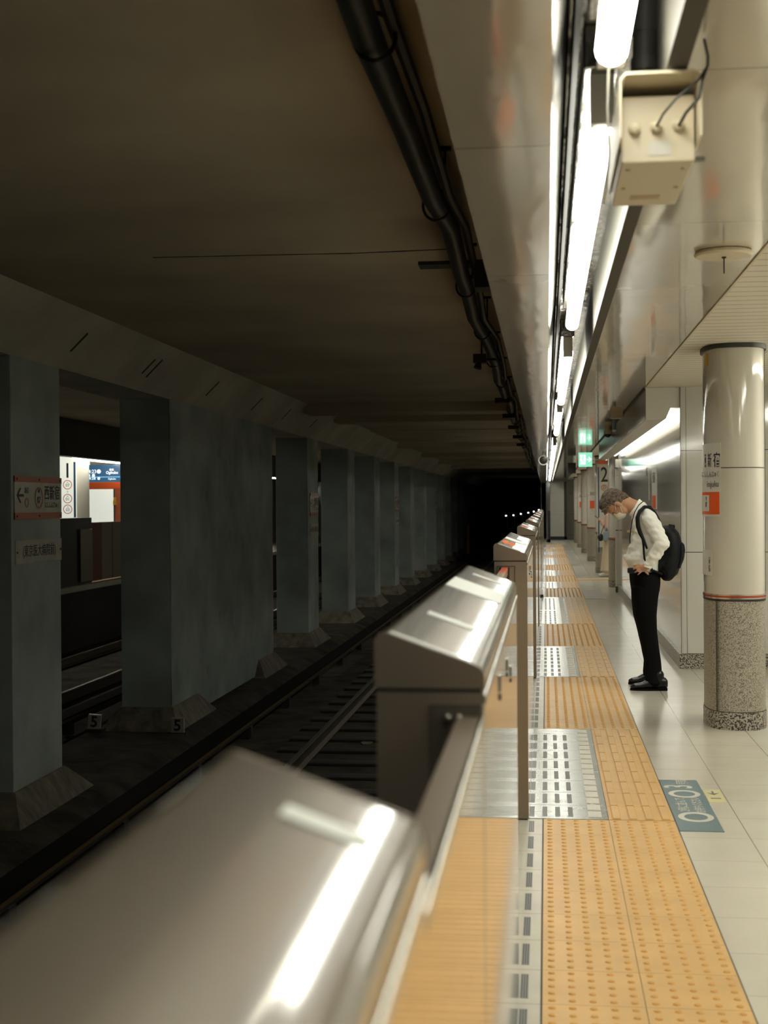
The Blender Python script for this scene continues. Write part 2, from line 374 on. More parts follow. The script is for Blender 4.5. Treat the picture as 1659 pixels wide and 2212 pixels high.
# tunnel beyond the platform: side walls and end darkness
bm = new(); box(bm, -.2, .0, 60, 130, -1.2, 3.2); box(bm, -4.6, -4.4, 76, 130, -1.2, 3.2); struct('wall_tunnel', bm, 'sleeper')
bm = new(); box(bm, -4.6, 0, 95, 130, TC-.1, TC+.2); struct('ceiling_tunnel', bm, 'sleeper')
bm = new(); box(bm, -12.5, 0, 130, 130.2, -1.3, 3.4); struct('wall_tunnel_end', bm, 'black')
bm = new(); box(bm, -12.5, -.3, YB-.2, YB, -1.3, 3.3); struct('wall_track_back', bm, 'sleeper')
# formwork gashes in the haunch
for i, (x, y, l) in enumerate(((168, 724, .22), (318, 712, .2), (331, 782, .25), (457, 829, .24), (553, 866, .24), (617, 891, .22), (675, 912, .2))):
    a = at(x, y, X=-4.0); n = Vector((.716, 0, -.698)); sl = Vector((.698, 0, .716))
    p = Vector((-3.99, a.y, 2.675+(4.2-3.99)*1.024))
    bm = new(); flat(bm, p+n*.001, (0, 1, 0), sl, [(-.022, -l*.5), (.014, -l*.5), (.03, l*.45), (-.004, l*.5)], .004)
    solo('formwork_gash', bm, 'black', ('dark gash in the sloped concrete haunch, counted from the left: ' + ['first and leftmost', 'second, near the upper edge', 'third, low on the slope', 'fourth', 'fifth, above the dented wall', 'sixth', 'seventh and rightmost'][i]), 'crack', 'gashes in the concrete haunch')

# ------------------------------------------------------------ lamps in the trough
def lamp(y0, y1, label):
    yc = (y0+y1)/2
    t = thing('fluorescent_lamp', label, 'lamp', (.145, yc, 2.66), 'lamps in the ceiling trough')
    bm = new(); box(bm, .10, .19, y0-.1, y1+.1, 2.55, 2.66, .006); part('batten', bm, 'trough', t)
    bm = new(); tube(bm, [(.148, y0, 2.45), (.148, y1, 2.45)], .036, 16); part('lamp_tube', bm, 'tube', t)
    for y in (y0-.03, y1+.03):
        bm = new(); box(bm, .118, .178, y-.025, y+.025, 2.425, 2.56, .004); part('socket', bm, 'white', t)
    return t
names = ['nearest, cut by the top edge', 'second, large, left of the cream housing', 'third, above the gate row', 'fourth along the trough', 'fifth along the trough', 'sixth along the trough', 'seventh along the trough', 'eighth along the trough', 'last, farthest along the trough']
for (a, b), nm in zip(((-1.4, 3.07), (3.62, 7.70), (9.2, 13.5), (14.7, 19.5), (23, 28), (28.6, 34), (34.8, 41.5), (43, 49), (51, 57)), names):
    lamp(a, b, 'glowing fluorescent lamp in the ceiling trough, '+nm)
# the thin cable draped along the first lamp
bm = new(); tube(bm, [at(1315, 130, Y=3.1), at(1312, 230, Y=3.15), at(1316, 330, Y=3.2), at(1310, 400, Y=3.3), at(1306, 440, Y=3.35)], .003, 6)
solo('lamp_cable', bm, 'white', 'thin white cable hanging beside the cream camera housing', 'cable')
# cove lamp
bm = new(); tube(bm, [(1.135, 12.7, 2.268), (1.135, 23.2, 2.268)], .022, 10)
solo('cove_lamp', bm, 'cove', 'bright strip lamp hidden in the cove over the white wall', 'lamp')
# unseen lamps added right of the pillars to brighten floor and ceiling
for y in (1.5, 5.5, 9.5):
    t = thing('added_lamp', 'ceiling strip lamp over the hall right of the large column, '+('rearmost' if y < 3 else 'middle' if y < 7 else 'foremost'), 'lamp', (2.4, y, 2.49), 'strip lamps over the hall right of the columns')
    bm = new(); box(bm, 2.3, 2.5, y-1.0, y+1.0, 2.44, 2.492, .006); part('batten', bm, 'white', t)
    bm = new(); box(bm, 2.28, 2.52, y-.95, y+.95, 2.41, 2.439, .006); part('diffuser', bm, 'hall', t)
for y in (27, 33, 39, 45, 52):  # more lamps added for the far zone, unseen behind the columns
    bm = new(); tube(bm, [(1.9, y-1.2, 2.46), (1.9, y+1.2, 2.46)], .03, 10)
    solo('added_lamp', bm, 'tube', 'ceiling strip lamp over the hall behind the far columns, '+('nearest of five' if y < 30 else 'second of five' if y < 36 else 'middle of five' if y < 42 else 'fourth of five' if y < 48 else 'farthest of five'), 'lamp', 'strip lamps behind the far columns')

# ------------------------------------------------------------ platform floor coverings
XL, XM, XR = -.022, .278, .578
DOTS = [(YB, 6.47), (9.08, 11.82), (14.35, 17.03), (21.93, 24.3), (26.3, 28.5), (30.9, 33.7), (38.15, 40.4), (43.2, 45.35), (47.5, 51.0)]
PLATES = [(6.48, 9.07), (11.83, 14.34), (17.04, 19.3), (19.31, 21.92), (24.31, 26.29), (28.51, 30.89), (33.71, 38.14), (40.41, 43.19), (45.36, 47.49)]
where = ['nearest the camera', 'between the first and second steel floor plates', 'beside the third steel plate, ahead of the man', 'beyond the long pair of steel plates', 'fifth along the platform', 'sixth along the platform', 'seventh along the platform', 'eighth along the platform', 'last and farthest, at the end of the strip']
def stud(bm, x, y, r=.0125, seg=8):
    a = [bm.verts.new((x+r*math.cos(2*math.pi*k/seg), y+r*math.sin(2*math.pi*k/seg), .006)) for k in range(seg)]
    b = [bm.verts.new((x+.62*r*math.cos(2*math.pi*k/seg), y+.62*r*math.sin(2*math.pi*k/seg), .0105)) for k in range(seg)]
    for k in range(seg): bm.faces.new((a[k], a[(k+1) % seg], b[(k+1) % seg], b[k]))
    bm.faces.new(b)
for (y0, y1), nm in zip(DOTS, where):
    t = thing('tactile_paving', 'orange studded tactile paving, '+nm, 'tactile paving', ((XL+XR)/2, (y0+y1)/2, 0), 'studded tactile paving sections')
    bm = new(); box(bm, XL+.002, XM-.001, y0, y1, -.01, .006); box(bm, XM+.001, XR-.002, y0, y1, -.01, .006); part('tile', bm, 'orange', t)
    bm = new(); n0 = max(0, math.ceil((3.2-y0)/.06)); n = int((y1-y0)/.06)
    for j in range(n0, n):
        y = y1-.03-j*.06 if False else 6.47+.03-.06*round((6.47-(y0+.03+j*.06))/.06)
        if y > y1-.012: continue
        for i in range(10): stud(bm, XL+.03+.06*i, y, seg=8 if y < 20 else 5)
    part('studs', bm, 'orange2', t, kind='stuff')
for x0, x1 in ((XL-.004, XL+.002), (XM-.0015, XM+.0015), (XR-.002, XR+.003)):
    bm = new(); box(bm, x0, x1, YB, 51, -.01, .0045); struct('trim_%d' % (20+int(x0*10)), bm, 'joint')
for i, (y0, y1) in enumerate(PLATES):
    nm = ['nearest, at the foot of the slim gate post', 'second along the platform', 'third, abreast of the black latch', 'fourth, directly beyond the black latch', 'fifth', 'sixth', 'seventh', 'eighth', 'ninth and farthest'][i]
    t = thing('steel_floor_plate', 'grey steel floor plate beside the gates, '+nm, 'floor plate', (.08, (y0+y1)/2, 0), 'steel floor plates along the gates')
    bm = new(); box(bm, -.118, XM-.002, y0, y1, -.01, .0065); part('plate', bm, 'plate', t)
    bm = new(); m = int((y1-y0)/.15)
    for j in range(m):
        y = y0+.04+j*.15; box(bm, .185, .248, y, y+.115, .006, .0085)
    part('white_squares', bm, 'plate2', t)
    bm = new(); bm2 = new(); m = int((y1-y0)/.3)
    for j in range(m):
        y = y0+.04+j*.3
        for x in (-.075, -.015, .045, .105):
            box(bm, x-.012, x+.012, y, y+.21, .006, .0072)
            for q in (-.007, 0, .007): box(bm2, x+q-.0022, x+q+.0022, y+.004, y+.206, .007, .0078)
        box(bm, -.1, .2, y+.255, y+.258, .006, .0069)
    part('slots', bm, 'pole', t); part('slot_gaps', bm2, 'slot', t)
    g = thing('guiding_bar_paving', 'orange paving with long raised bars, '+['beside the nearest steel plate', 'beside the second steel plate', 'beside the third steel plate', 'beside the fourth steel plate', 'beside the fifth steel plate', 'beside the sixth steel plate', 'beside the seventh steel plate', 'beside the eighth steel plate', 'beside the farthest steel plate'][i], 'tactile paving', (.43, (y0+y1)/2, 0), 'orange barred tactile paving')
    bm = new(); box(bm, XM+.001, XR-.002, y0, y1, -.01, .006); part('tile', bm, 'orange', g)
    bm = new(); bm2 = new(); m = round((y1-y0)/.3); st = (y1-y0)/m
    for j in range(m):
        for q in range(4):
            x = XM+.037+.075*q
            box(bm2, x-.0215, x+.0215, y0+j*st+.004, y0+(j+1)*st-.004, .0058, .0072)
            box(bm, x-.0165, x+.0165, y0+j*st+.009, y0+(j+1)*st-.009, .006, .011, .0015 if y0 < 12 else 0)
    part('raised_bars', bm, 'orange', g); part('bar_edges', bm2, 'orange2', g)
# drain slabs with slots between the gates and the tactile paving
for i, (y0, y1) in enumerate(DOTS[:6]):
    t = thing('drain_slabs', 'pale drain slabs at the foot of the gates, '+['nearest the camera', 'between the first and second steel plates', 'between the second and third steel plates', 'beyond the black latch', 'fifth stretch along the platform', 'sixth stretch along the platform'][i], 'drain', (-.07, (y0+y1)/2, 0), 'drain slabs between the steel plates')
    bm = new(); box(bm, -.2, XL-.005, y0+.002, y1-.002, -.01, .005); part('slab', bm, 'drain', t)
    bm = new(); bm2 = new()
    n = int((y1-max(y0, 2.5))/.3)
    for j in range(n):
        y = 6.47-.3*(j+1)+.045 if i == 0 else y0+.3*j+.05
        box(bm, -.087, -.062, y, y+.21, .004, .0062)
        for q in (-.0075, 0, .0075): box(bm2, -.0745+q-.0024, -.0745+q+.0024, y+.004, y+.206, .006, .0068)
    part('slots', bm, 'pole', t); part('slot_gaps', bm2, 'slot', t)
bm = new(); box(bm, -.092, -.05, 21.85, 22.0, .0, .05, .004); box(bm, -.075, -.06, 21.2, 21.9, .0065, .02)
solo('floor_latch', bm, 'black', 'small black latch on the floor between the gates and the tactile strip', 'latch')
# branch of tactile paving and metal covers farther on
bm = new(); box(bm, .582, 1.6, 27.0, 27.5, -.01, .006); solo('tactile_paving', bm, 'orange', 'thin orange tactile branch crossing the floor in front of the woman', 'tactile paving')
for y0, y1, x0, x1, l in ((21.6, 23.9, .60, .92, 'grey metal floor hatch nearest the man, by the orange strip'), (24.9, 26.0, .62, .86, 'grey outlined floor hatch before the orange branch'), (28.2, 33.0, .60, .86, 'grey floor hatch by the strip beyond the orange branch'), (34.0, 44.0, .58, .80, 'long grey floor hatch in the far distance by the strip')):
    bm = new(); box(bm, x0, x1, y0, y1, -.01, .004); solo('floor_hatch', bm, 'hatch', l, 'floor hatch')

# ------------------------------------------------------------ blue queue sign on the floor, small yellow sticker
t = thing('floor_queue_sign', 'slate blue floor sign with large white 0, O and 3 by the orange strip', 'floor sign', (.68, 6.88, 0))
bm = new(); box(bm, .583, .778, 6.30, 7.46, .0, .003); part('film', bm, 'blueslate', t)
bm = new(); Zs = .0033; F = (0, 0, 1)
ringflat(bm, (.683, 6.58, Zs), (1, 0, 0), (0, 1, 0), .068, .028, t=.0006, sy=1.25)
part('letter_o', bm, 'signwhite', t)
bm = new(); ringflat(bm, (.68, 7.10, Zs), (1, 0, 0), (0, 1, 0), .066, .026, t=.0006, sy=1.15)
part('letter_o', bm, 'signwhite', t)
bm = new(); text(bm, '3', .20, (.672, 7.28, Zs), (0, 1, 0), (-1, 0, 0), .95, bold=.003); part('digit_three', bm, 'signwhite', t)
bm = new(); text(bm, '号車', .07, (.70, 7.40, Zs), (0, 1, 0), (-1, 0, 0), .8); part('small_lettering', bm, 'signwhite', t)
bm = new(); text(bm, '2列に並んで', .062, (.648, 6.85, Zs), (0, 1, 0), (-1, 0, 0), .9); text(bm, 'お待ちください', .058, (.722, 6.85, Zs), (0, 1, 0), (-1, 0, 0), .85); part('small_lettering', bm, 'signwhite', t)
t = thing('floor_sticker', 'small pale yellow floor sticker with an arrow right of the blue floor sign', 'floor sign', (.83, 7.07, 0))
bm = new(); box(bm, .782, .868, 6.92, 7.22, 0, .0025); part('film', bm, 'paleyellow', t)
bm = new(); flat(bm, (.825, 7.12, .0027), (1, 0, 0), (0, 1, 0), [(-.03, .02), (0, -.035), (.03, .02), (.005, .005), (.005, .06), (-.005, .06), (-.005, .005)], .0004); box(bm, .80, .85, 7.0, 7.02, .0026, .0030); part('arrow', bm, 'greyink', t)

# ------------------------------------------------------------ platform gates
XA, XB = -.242, -.088        # track side and platform side of the gate boxes
def rounded(a, b, c, r, n=5):    # fillet at b between a-b and b-c
    a, b, c = Vector(a), Vector(b), Vector(c); u = (a-b).normalized(); v = (c-b).normalized()
    h = math.acos(max(-1, min(1, u.dot(v))))/2; d = r/math.tan(h); cc = b+(u+v).normalized()*(r/math.sin(h)); p = b+u*d; q = b+v*d
    a0 = math.atan2((p-cc).y, (p-cc).x); a1 = math.atan2((q-cc).y, (q-cc).x)
    da = (a1-a0+math.pi) % (2*math.pi)-math.pi
    return [(cc.x+r*math.cos(a0+da*i/n), cc.y+r*math.sin(a0+da*i/n)) for i in range(n+1)]
def capprof(zb, ins=0):
    x0, x1 = XA+ins, XB-ins; zl, zr = 1.288-ins, 1.232-ins
    return [(x0, zb)]+rounded((x0, zb), (x0, zl), (x1, zr), .014)+rounded((x0, zl), (x1, zr), (x1, zb), .018)+[(x1, zb)]
def zcap(x): return 1.288+(1.232-1.288)*(x-XA)/(XB-XA)
def gate_box(y0, y1, label, near=True, stickers=True, seam=1.204, big_tape=False, face='slot'):
    t = thing('platform_gate', label, 'platform gate', ((XA+XB)/2, (y0+y1)/2, 0), 'steel housings of the platform gates')
    bm = new(); prism(bm, capprof(seam), y0+.004, y1-.004); part('cap', bm, 'cap', t)
    for ya in (y0, y1-.005):
        bm = new(); prism(bm, capprof(seam, -.0008), ya, ya+.005); part('cap_end', bm, 'body', t)
    bm = new(); prism(bm, [(XA+.002, .012), (XA+.002, seam-.006), (XB-.002, seam-.006), (XB-.002, .012)], y0+.001, y1-.001); part('body', bm, 'body', t)
    bm = new(); box(bm, XB-.003, XB, y0+.006, y1-.006, .03, seam-.03, .001); part('side_panel', bm, 'mirror', t)
    bm = new(); box(bm, XB-.002, XB+.003, y0+.004, y1-.004, seam-.022, seam-.008, .002); part('side_rim', bm, 'rim', t)
    bm = new(); box(bm, XA+.008, XB-.006, y0+.004, y1-.004, 0, .013); box(bm, XA+.004, XB-.004, y0+.002, y1-.002, seam-.008, seam+.002); part('shadow_gap', bm, 'black', t)
    # face towards the camera
    if face == 'slot':
        bm = new(); box(bm, -.216, -.170, y0-.002, y0+.002, .02, 1.172); part('door_slot', bm, 'black', t)
        bm = new(); box(bm, -.147, -.144, y0-.0015, y0+.001, .02, 1.178); box(bm, -.227, -.144, y0-.0015, y0+.001, 1.176, 1.179); box(bm, -.2285, -.2265, y0-.0015, y0+.001, .02, 1.178); part('access_cover_seam', bm, 'dark', t)
    else:
        bm = new(); box(bm, -.165, -.092, y0-.003, y0+.002, .05, 1.182); part('recess', bm, 'recess', t)
        for x in (-.14, -.124):
            bm = new(); lathe(bm, [(.006, 0), (.006, .006), (.004, .009)], (x, y0-.003, 1.163), Vector((0, -1, 0)), 12); part('screw', bm, 'rim', t)
    # platform side: lock, latch and pull
    L = y1-y0
    for fy, z, h in ((.30, 1.13, .016), (.52, 1.11, .013), (.66, 1.06, .013)):
        bm = new(); box(bm, XB, XB+.003, y0+L*fy-.012, y0+L*fy+.012, z-h, z+h, .001); part('latch', bm, 'rim', t)
        bm = new(); box(bm, XB, XB+.003, y0+L*fy-.007, y0+L*fy+.007, z-h*2.0, z-h-.004, .001); part('keyhole', bm, 'dark', t)
    # taped strips, stickers and painted reflection streaks on the sloped cap
    sl = (XB-XA, 0, 1.232-1.288)
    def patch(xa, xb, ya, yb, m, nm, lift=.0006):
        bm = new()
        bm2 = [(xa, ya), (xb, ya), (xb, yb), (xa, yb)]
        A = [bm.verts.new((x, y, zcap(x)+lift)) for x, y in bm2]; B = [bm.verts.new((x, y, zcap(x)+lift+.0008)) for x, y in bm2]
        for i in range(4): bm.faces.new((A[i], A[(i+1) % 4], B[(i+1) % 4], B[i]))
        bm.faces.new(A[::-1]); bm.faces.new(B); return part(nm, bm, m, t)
    patch(-.222, -.108, y0+.012, y0+.03, 'tape_glint', 'tape_glint_strip')
    patch(-.200 if stickers or big_tape else -.172, -.115, y1-.32 if big_tape else y1-.12, y1-.27 if big_tape else y1-.09, 'tape_glint', 'tape_glint_strip')  # on the nearest housing this pale strip paints a reflection streak
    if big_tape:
        patch(-.226, -.104, y0+1.18, y0+1.52, 'tape_glint', 'pale_sticker'); patch(-.205, -.125, y0+.44, y0+.49, 'tape_glint', 'tape_glint_strip')
    if stickers:
        patch(-.222, -.108, y0+L*.42, y0+L*.55, 'tape_glint', 'tape_glint_strip'); patch(-.16, -.118, y0+.08, y0+L*.38, 'bluelabel', 'pale_blue_label')
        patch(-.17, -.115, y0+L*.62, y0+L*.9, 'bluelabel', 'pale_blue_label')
        bm = new(); cy = y0+L*.22
        for s in (-1, 1):
            xs = -.187+s*.016
            pts = [(xs+.0155*math.cos(a)*1.0, cy+.26*math.sin(a)) for a in [2*math.pi*k/16 for k in range(16)]]
            V0 = [bm.verts.new((x, y, zcap(x)+.0006)) for x, y in pts]; V1 = [bm.verts.new((x, y, zcap(x)+.0018)) for x, y in pts]
            for k in range(16): bm.faces.new((V0[k], V0[(k+1) % 16], V1[(k+1) % 16], V1[k]))
            bm.faces.new(V0[::-1]); bm.faces.new(V1)
        part('orange_emblem', bm, 'orangeled', t)
    return t
def low_panel(y0, y1, label):
    t = thing('gate_fixed_panel', label, 'gate panel', (-.107, (y0+y1)/2, 0), 'fixed panels between gate housings')
    bm = new(); box(bm, -.126, -.0905, y0, y1, .02, 1.165, .002); part('panel', bm, 'body', t)
    bm = new(); box(bm, -.0915, -.0888, y0, y1, .03, 1.15, .0008); part('side_panel', bm, 'mirror', t)
    bm = new(); box(bm, -.094, -.087, y0, y1, 1.152, 1.168, .002); part('top_rim', bm, 'rim', t)
    return t
def door_leaf(y0, y1, label):
    t = thing('sliding_gate_door', label, 'gate door', (-.192, (y0+y1)/2, 0), 'sliding doors between gate housings')
    bm = new(); box(bm, -.205, -.178, y0, y1, .03, 1.158, .002); part('leaf', bm, 'beigegate' if False else 'body', t)
    bm = new(); box(bm, -.206, -.177, y1-.5, y1, 1.156, 1.172, .002); part('red_edge_strip', bm, 'redtop', t)
    bm = new(); box(bm, -.206, -.177, y0, y1-.5, 1.156, 1.172, .002); part('top_rail', bm, 'beigegate', t)
    bm = new(); box(bm, -.179, -.1765, y0, y1, .05, 1.14, .0005); part('polished_face', bm, 'mirror', t)
    return t
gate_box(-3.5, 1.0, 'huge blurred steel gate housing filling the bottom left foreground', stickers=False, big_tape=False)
gate_box(1.95, 4.1, 'second steel gate housing from the camera, with a broad pale sticker on its sloped cap', stickers=False, big_tape=True, face='recess')
low_panel(1.0, 1.95, 'low fixed steel panel between the two nearest gate housings')
door_leaf(4.1, 6.45, 'sliding gate door with a red edge strip entering the slim gate post')
GB = [(6.44, 9.05), (11.7, 14.2), (16.7, 19.0), (19.5, 21.8), (24.2, 26.4), (28.5, 30.9), (33.7, 36.0), (36.3, 38.2), (40.4, 43.1), (45.3, 47.5), (50.5, 52.8)]
gl = ['third gate housing, with a tall brown end post and orange emblem', 'fourth gate housing, behind the slim brown end post one', 'fifth gate housing along the platform', 'sixth gate housing along the platform', 'seventh gate housing along the platform', 'eighth gate housing along the platform', 'ninth gate housing along the platform', 'tenth gate housing along the platform', 'eleventh gate housing along the platform', 'twelfth gate housing along the platform', 'farthest gate housing at the end of the platform']
for (a, b), l in zip(GB, gl): gate_box(a, b, l)
pe = None
for (a, b), (c, d) in zip(GB, GB[1:]):
    if c-b > 1: door_leaf(b, c, 'closed sliding gate door about %d metres along the platform' % round((b+c)/2-0))
    else: low_panel(b, c, 'low fixed panel between paired gate housings, '+('the nearer such pair' if b < 25 else 'the farther such pair'))
bm = new(); box(bm, .06, .16, 54.0, 54.08, 0, 1.22, .004); box(bm, .0, .16, 54.0, 54.06, 0, .12)
solo('platform_end_post', bm, 'dark', 'dark brown post at the far end of the platform edge', 'post')
bm = new(); box(bm, .12, .85, 58.0, 58.06, .0, .13); box(bm, .74, .84, 58.0, 58.06, 0, 2.4); solo('end_door_frame', bm, 'dark', 'dark frame round the white door at the far end wall', 'door frame')
bm = new(); box(bm, .165, .74, 58.02, 58.05, .13, 2.42); lines(M['white'], 2, .9, 1.03, .004, (.3, .28, .24)); solo('door_1', bm, 'white', None, None, None, 'structure')

# ------------------------------------------------------------ columns on the platform
def sup(a, b, n=2.6, seg=48): 
    return [(a*math.copysign(abs(math.cos(t))**(2/n), math.cos(t)), b*math.copysign(abs(math.sin(t))**(2/n), math.sin(t))) for t in [2*math.pi*k/seg for k in range(seg)]]
def column(x, y, label, main=False):
    t = thing('platform_column', label, 'column', (x, y, 0), 'rounded columns along the platform')
    def ring(a, b, z0, z1, m, nm, lab=None):
        bm = new(); prism(bm, [(x+p, y+q) for p, q in sup(a, b)], z0, z1, 'Z'); return part(nm, bm, m, t, lab)
    A, B = .192, .30
    ring(A+.006, B+.006, 0, .112, 'stone2', 'plinth', 'dark speckled granite plinth')
    ring(A+.002, B+.002, .110, .117, 'joint', 'plinth_joint')
    ring(A, B, .115, .832, 'stone', 'stone_base', 'beige grey granite lower cladding')
    if main:
        bm = new(); box(bm, x-.147, x-.144, y-.262, y-.2, .115, .83)
        part('stone_joint', bm, 'joint', t)
    ring(A+.003, B+.003, .828, .842, 'ink', 'shadow_band'); ring(A+.004, B+.004, .842, .873, 'rim', 'steel_band'); ring(A+.0055, B+.0055, .852, .864, 'redband', 'red_band', 'thin red stripe round the steel band')  # dark ring just under the steel band
    ring(A, B, .87, 2.49, 'colpanel', 'cladding', 'glossy cream upper cladding')
    ring(A+.0008, B+.0008, 1.687, 1.693, 'joint', 'cladding_joint')
    if main:
        bm = new(); box(bm, x+.183, x+.196, y-.07, y+.0, .875, 2.47); part('edge_line', bm, 'joint', t)  # dark line down the column's right edge
    ring(A+.014, B+.014, 2.462, 2.49, 'dark', 'ceiling_ring', 'dark ring at the ceiling')
    return t
CX = 1.235
c0 = column(CX, 9.43, 'nearest large round cream column with a granite base at the right edge', True)
for y, l in ((24.9, 'column just behind the end of the panelled wall, right of the man\'s head'), (30.0, 'column carrying the tall 2 sign'), (36.2, 'column beyond the 2 sign, fourth from the camera'), (42.2, 'fifth column from the camera, small in the distance'), (47.4, 'sixth column from the camera'), (53.0, 'seventh and farthest column')):
    column(CX+(.05 if y < 25 else 0), y, l)
# sign plates wrapped on the near column's platform-facing side
def curved(xc, yc, a, b, t0, t1, z0, z1, th=.004, n=14, N=2.6):
    bm = new(); I = []; O = []
    for i in range(n+1):
        t = t0+(t1-t0)*i/n
        c, s = math.cos(t), math.sin(t)
        f = lambda g: (xc+(a+g)*math.copysign(abs(c)**(2/N), c), yc+(b+g)*math.copysign(abs(s)**(2/N), s))
        I.append(f(0)); O.append(f(th))
    return prism(bm, I+O[::-1], z0, z1, 'Z')
def coltext(bm, s, size, z, ang, a=.192, b=.30, sx=1, g=.0045, bold=0):
    c, q = math.cos(ang), math.sin(ang); N = 2.6
    f = lambda t: Vector((CX+(a+g)*math.copysign(abs(math.cos(t))**(2/N), math.cos(t)), 9.43+(b+g)*math.copysign(abs(math.sin(t))**(2/N), math.sin(t)), z))
    p = f(ang); d = (f(ang+.04)-f(ang-.04)).normalized()
    return text(bm, s, size, p, d, (0, 0, 1), sx, .0006, bold=bold)
def xang(x):   # angle on the column's camera-side outline with this x
    best = None
    for k in range(0, 2000):
        t = math.pi+k/2000*math.pi/2
        xx = CX+.192*math.copysign(abs(math.cos(t))**(2/2.6), math.cos(t))
        if best is None or abs(xx-x) < best[0]: best = (abs(xx-x), t)
    return best[1]
tR = xang(1.122)
s = thing('station_name_plate', 'tall white station name plate with an orange square on the nearest column', 'sign', (1.09, 9.25, 1.38))
part('plate', curved(CX, 9.43, .192, .30, math.pi-.5, tR, 1.375, 1.852), 'signwhite', s)
part('orange_panel', curved(CX, 9.43, .1955, .3035, math.pi-.5, xang(1.114), 1.390, 1.535, .002), 'signorange', s)
bm = new(); coltext(bm, '宿', .10, 1.735, xang(1.101), sx=.62, bold=.001); coltext(bm, '新', .10, 1.735, xang(1.064), sx=.6); coltext(bm, '西', .10, 1.735, xang(1.047), sx=.5); part('kanji', bm, 'ink', s)
bm = new(); coltext(bm, 'にししんじゅく', .042, 1.648, xang(1.068), sx=.8, g=.006); part('kana', bm, 'greyink', s)
bm = new(); coltext(bm, 'injuku', .058, 1.585, xang(1.080), sx=.95, g=.006); part('roman_lettering', bm, 'greyink', s)
bm = new(); N_ = 20
tc = xang(1.052); c_ = Vector((1.052, 9.3, 1.462))
part('white_disc', curved(CX, 9.43, .198, .306, math.pi-.4, xang(1.062), 1.41, 1.515, .001), 'signwhite', s)
bm = new(); coltext(bm, '07', .05, 1.452, xang(1.051), sx=.5, g=.009); coltext(bm, 'M', .035, 1.492, xang(1.051), sx=.5, g=.009); part('station_number', bm, 'ink', s)
s = thing('exit_name_plate', 'small white plate with dark characters low on the nearest column', 'sign', (1.07, 9.3, .99))
part('plate', curved(CX, 9.43, .192, .30, math.pi-.4, xang(1.072), .99, 1.155), 'signwhite', s)
bm = new(); coltext(bm, '前', .05, 1.085, xang(1.061), sx=.5, g=.005); coltext(bm, '院', .05, 1.035, xang(1.061), sx=.5, g=.005); part('lettering', bm, 'greyink', s)
bm = curved(CX, 9.43, .192, .30, xang(1.047), xang(1.058), 2.36, 2.44, .003); solo('yellow_sticker', bm, 'yellow', 'small yellow sticker at the top of the nearest column', 'sticker')
# orange squares with characters on the far columns
for y, l in ((36.2, 'white plate with orange square on the column beyond the 2 sign'), (47.4, 'tiny white plate with orange square on a far column')):
    s = thing('station_name_plate', l, 'sign', (CX-.1, y-.3, 1.3))
    bm = new(); box(bm, CX-.13, CX-.0, y-.312, y-.285, 1.33, 1.85); part('plate', bm, 'signwhite', s)
    bm = new(); box(bm, CX-.125, CX-.005, y-.316, y-.311, 1.35, 1.55); part('orange_panel', bm, 'signorange', s)
    bm = new(); text(bm, '西新宿', .1, (CX-.065, y-.313, 1.72), (1, 0, 0), (0, 0, 1), .4); part('kanji', bm, 'ink', s)
# the 2 sign
s = thing('platform_number_sign', 'tall white platform sign with a black 2 and an orange top', 'sign', (1.2, 29.6, .42))
y = 29.64
bm = new(); box(bm, 1.075, 1.30, y-.012, y+.06, .55, 2.30, .004); part('board', bm, 'signwhite', s)
bm = new(); box(bm, 1.085, 1.30, y-.016, y+.06, 2.30, 2.38, .003); part('orange_top', bm, 'signorange', s)
bm = new(); box(bm, 1.088, 1.112, y-.018, y-.011, .44, 2.24); part('blue_stripe', bm, 'navy', s)
bm = new(); text(bm, '2', .44, (1.222, y-.014, 2.065), (1, 0, 0), (0, 0, 1), .72, bold=.004); part('digit_two', bm, 'ink', s)
bm = new(); ringflat(bm, (1.22, y-.013, 1.80), (1, 0, 0), (0, 0, 1), .062, .013); part('orange_ring', bm, 'signorange', s)
bm = new(); text(bm, '07', .075, (1.22, y-.014, 1.785), (1, 0, 0), (0, 0, 1)); text(bm, 'M', .045, (1.22, y-.014, 1.835), (1, 0, 0), (0, 0, 1)); part('station_number', bm, 'ink', s)

# ------------------------------------------------------------ sign and a faint shadow strip on the panelled wall
s = thing('wall_strip', 'narrow white wall strip sign with an orange lower part behind the man', 'sign', (1.187, 15.65, 1.41))
bm = new(); box(bm, 1.184, 1.19, 15.3, 15.9, 1.40, 1.86, .001); part('plate', bm, 'signwhite', s)
bm = new(); box(bm, 1.1825, 1.19, 15.35, 15.85, 1.41, 1.55, .0005); part('orange_panel', bm, 'signorange', s)
bm = new(); text(bm, '西新宿', .13, (1.1828, 15.6, 1.74), (0, -1, 0), (0, 0, 1)); part('lettering', bm, 'greyink', s)
s = thing('wall_strip', 'faint pale wall strip sign left of the orange-footed one', 'sign', (1.187, 16.6, 1.5))  # built strip standing in for a shadow beside the sign
bm = new(); box(bm, 1.186, 1.19, 16.4, 17.0, 1.50, 1.88, .001); part('plate', bm, 'panel', s)
bm = new(); text(bm, '出口', .13, (1.1855, 16.7, 1.83), (0, -1, 0), (0, 0, 1)); part('lettering', bm, 'greyink', s)

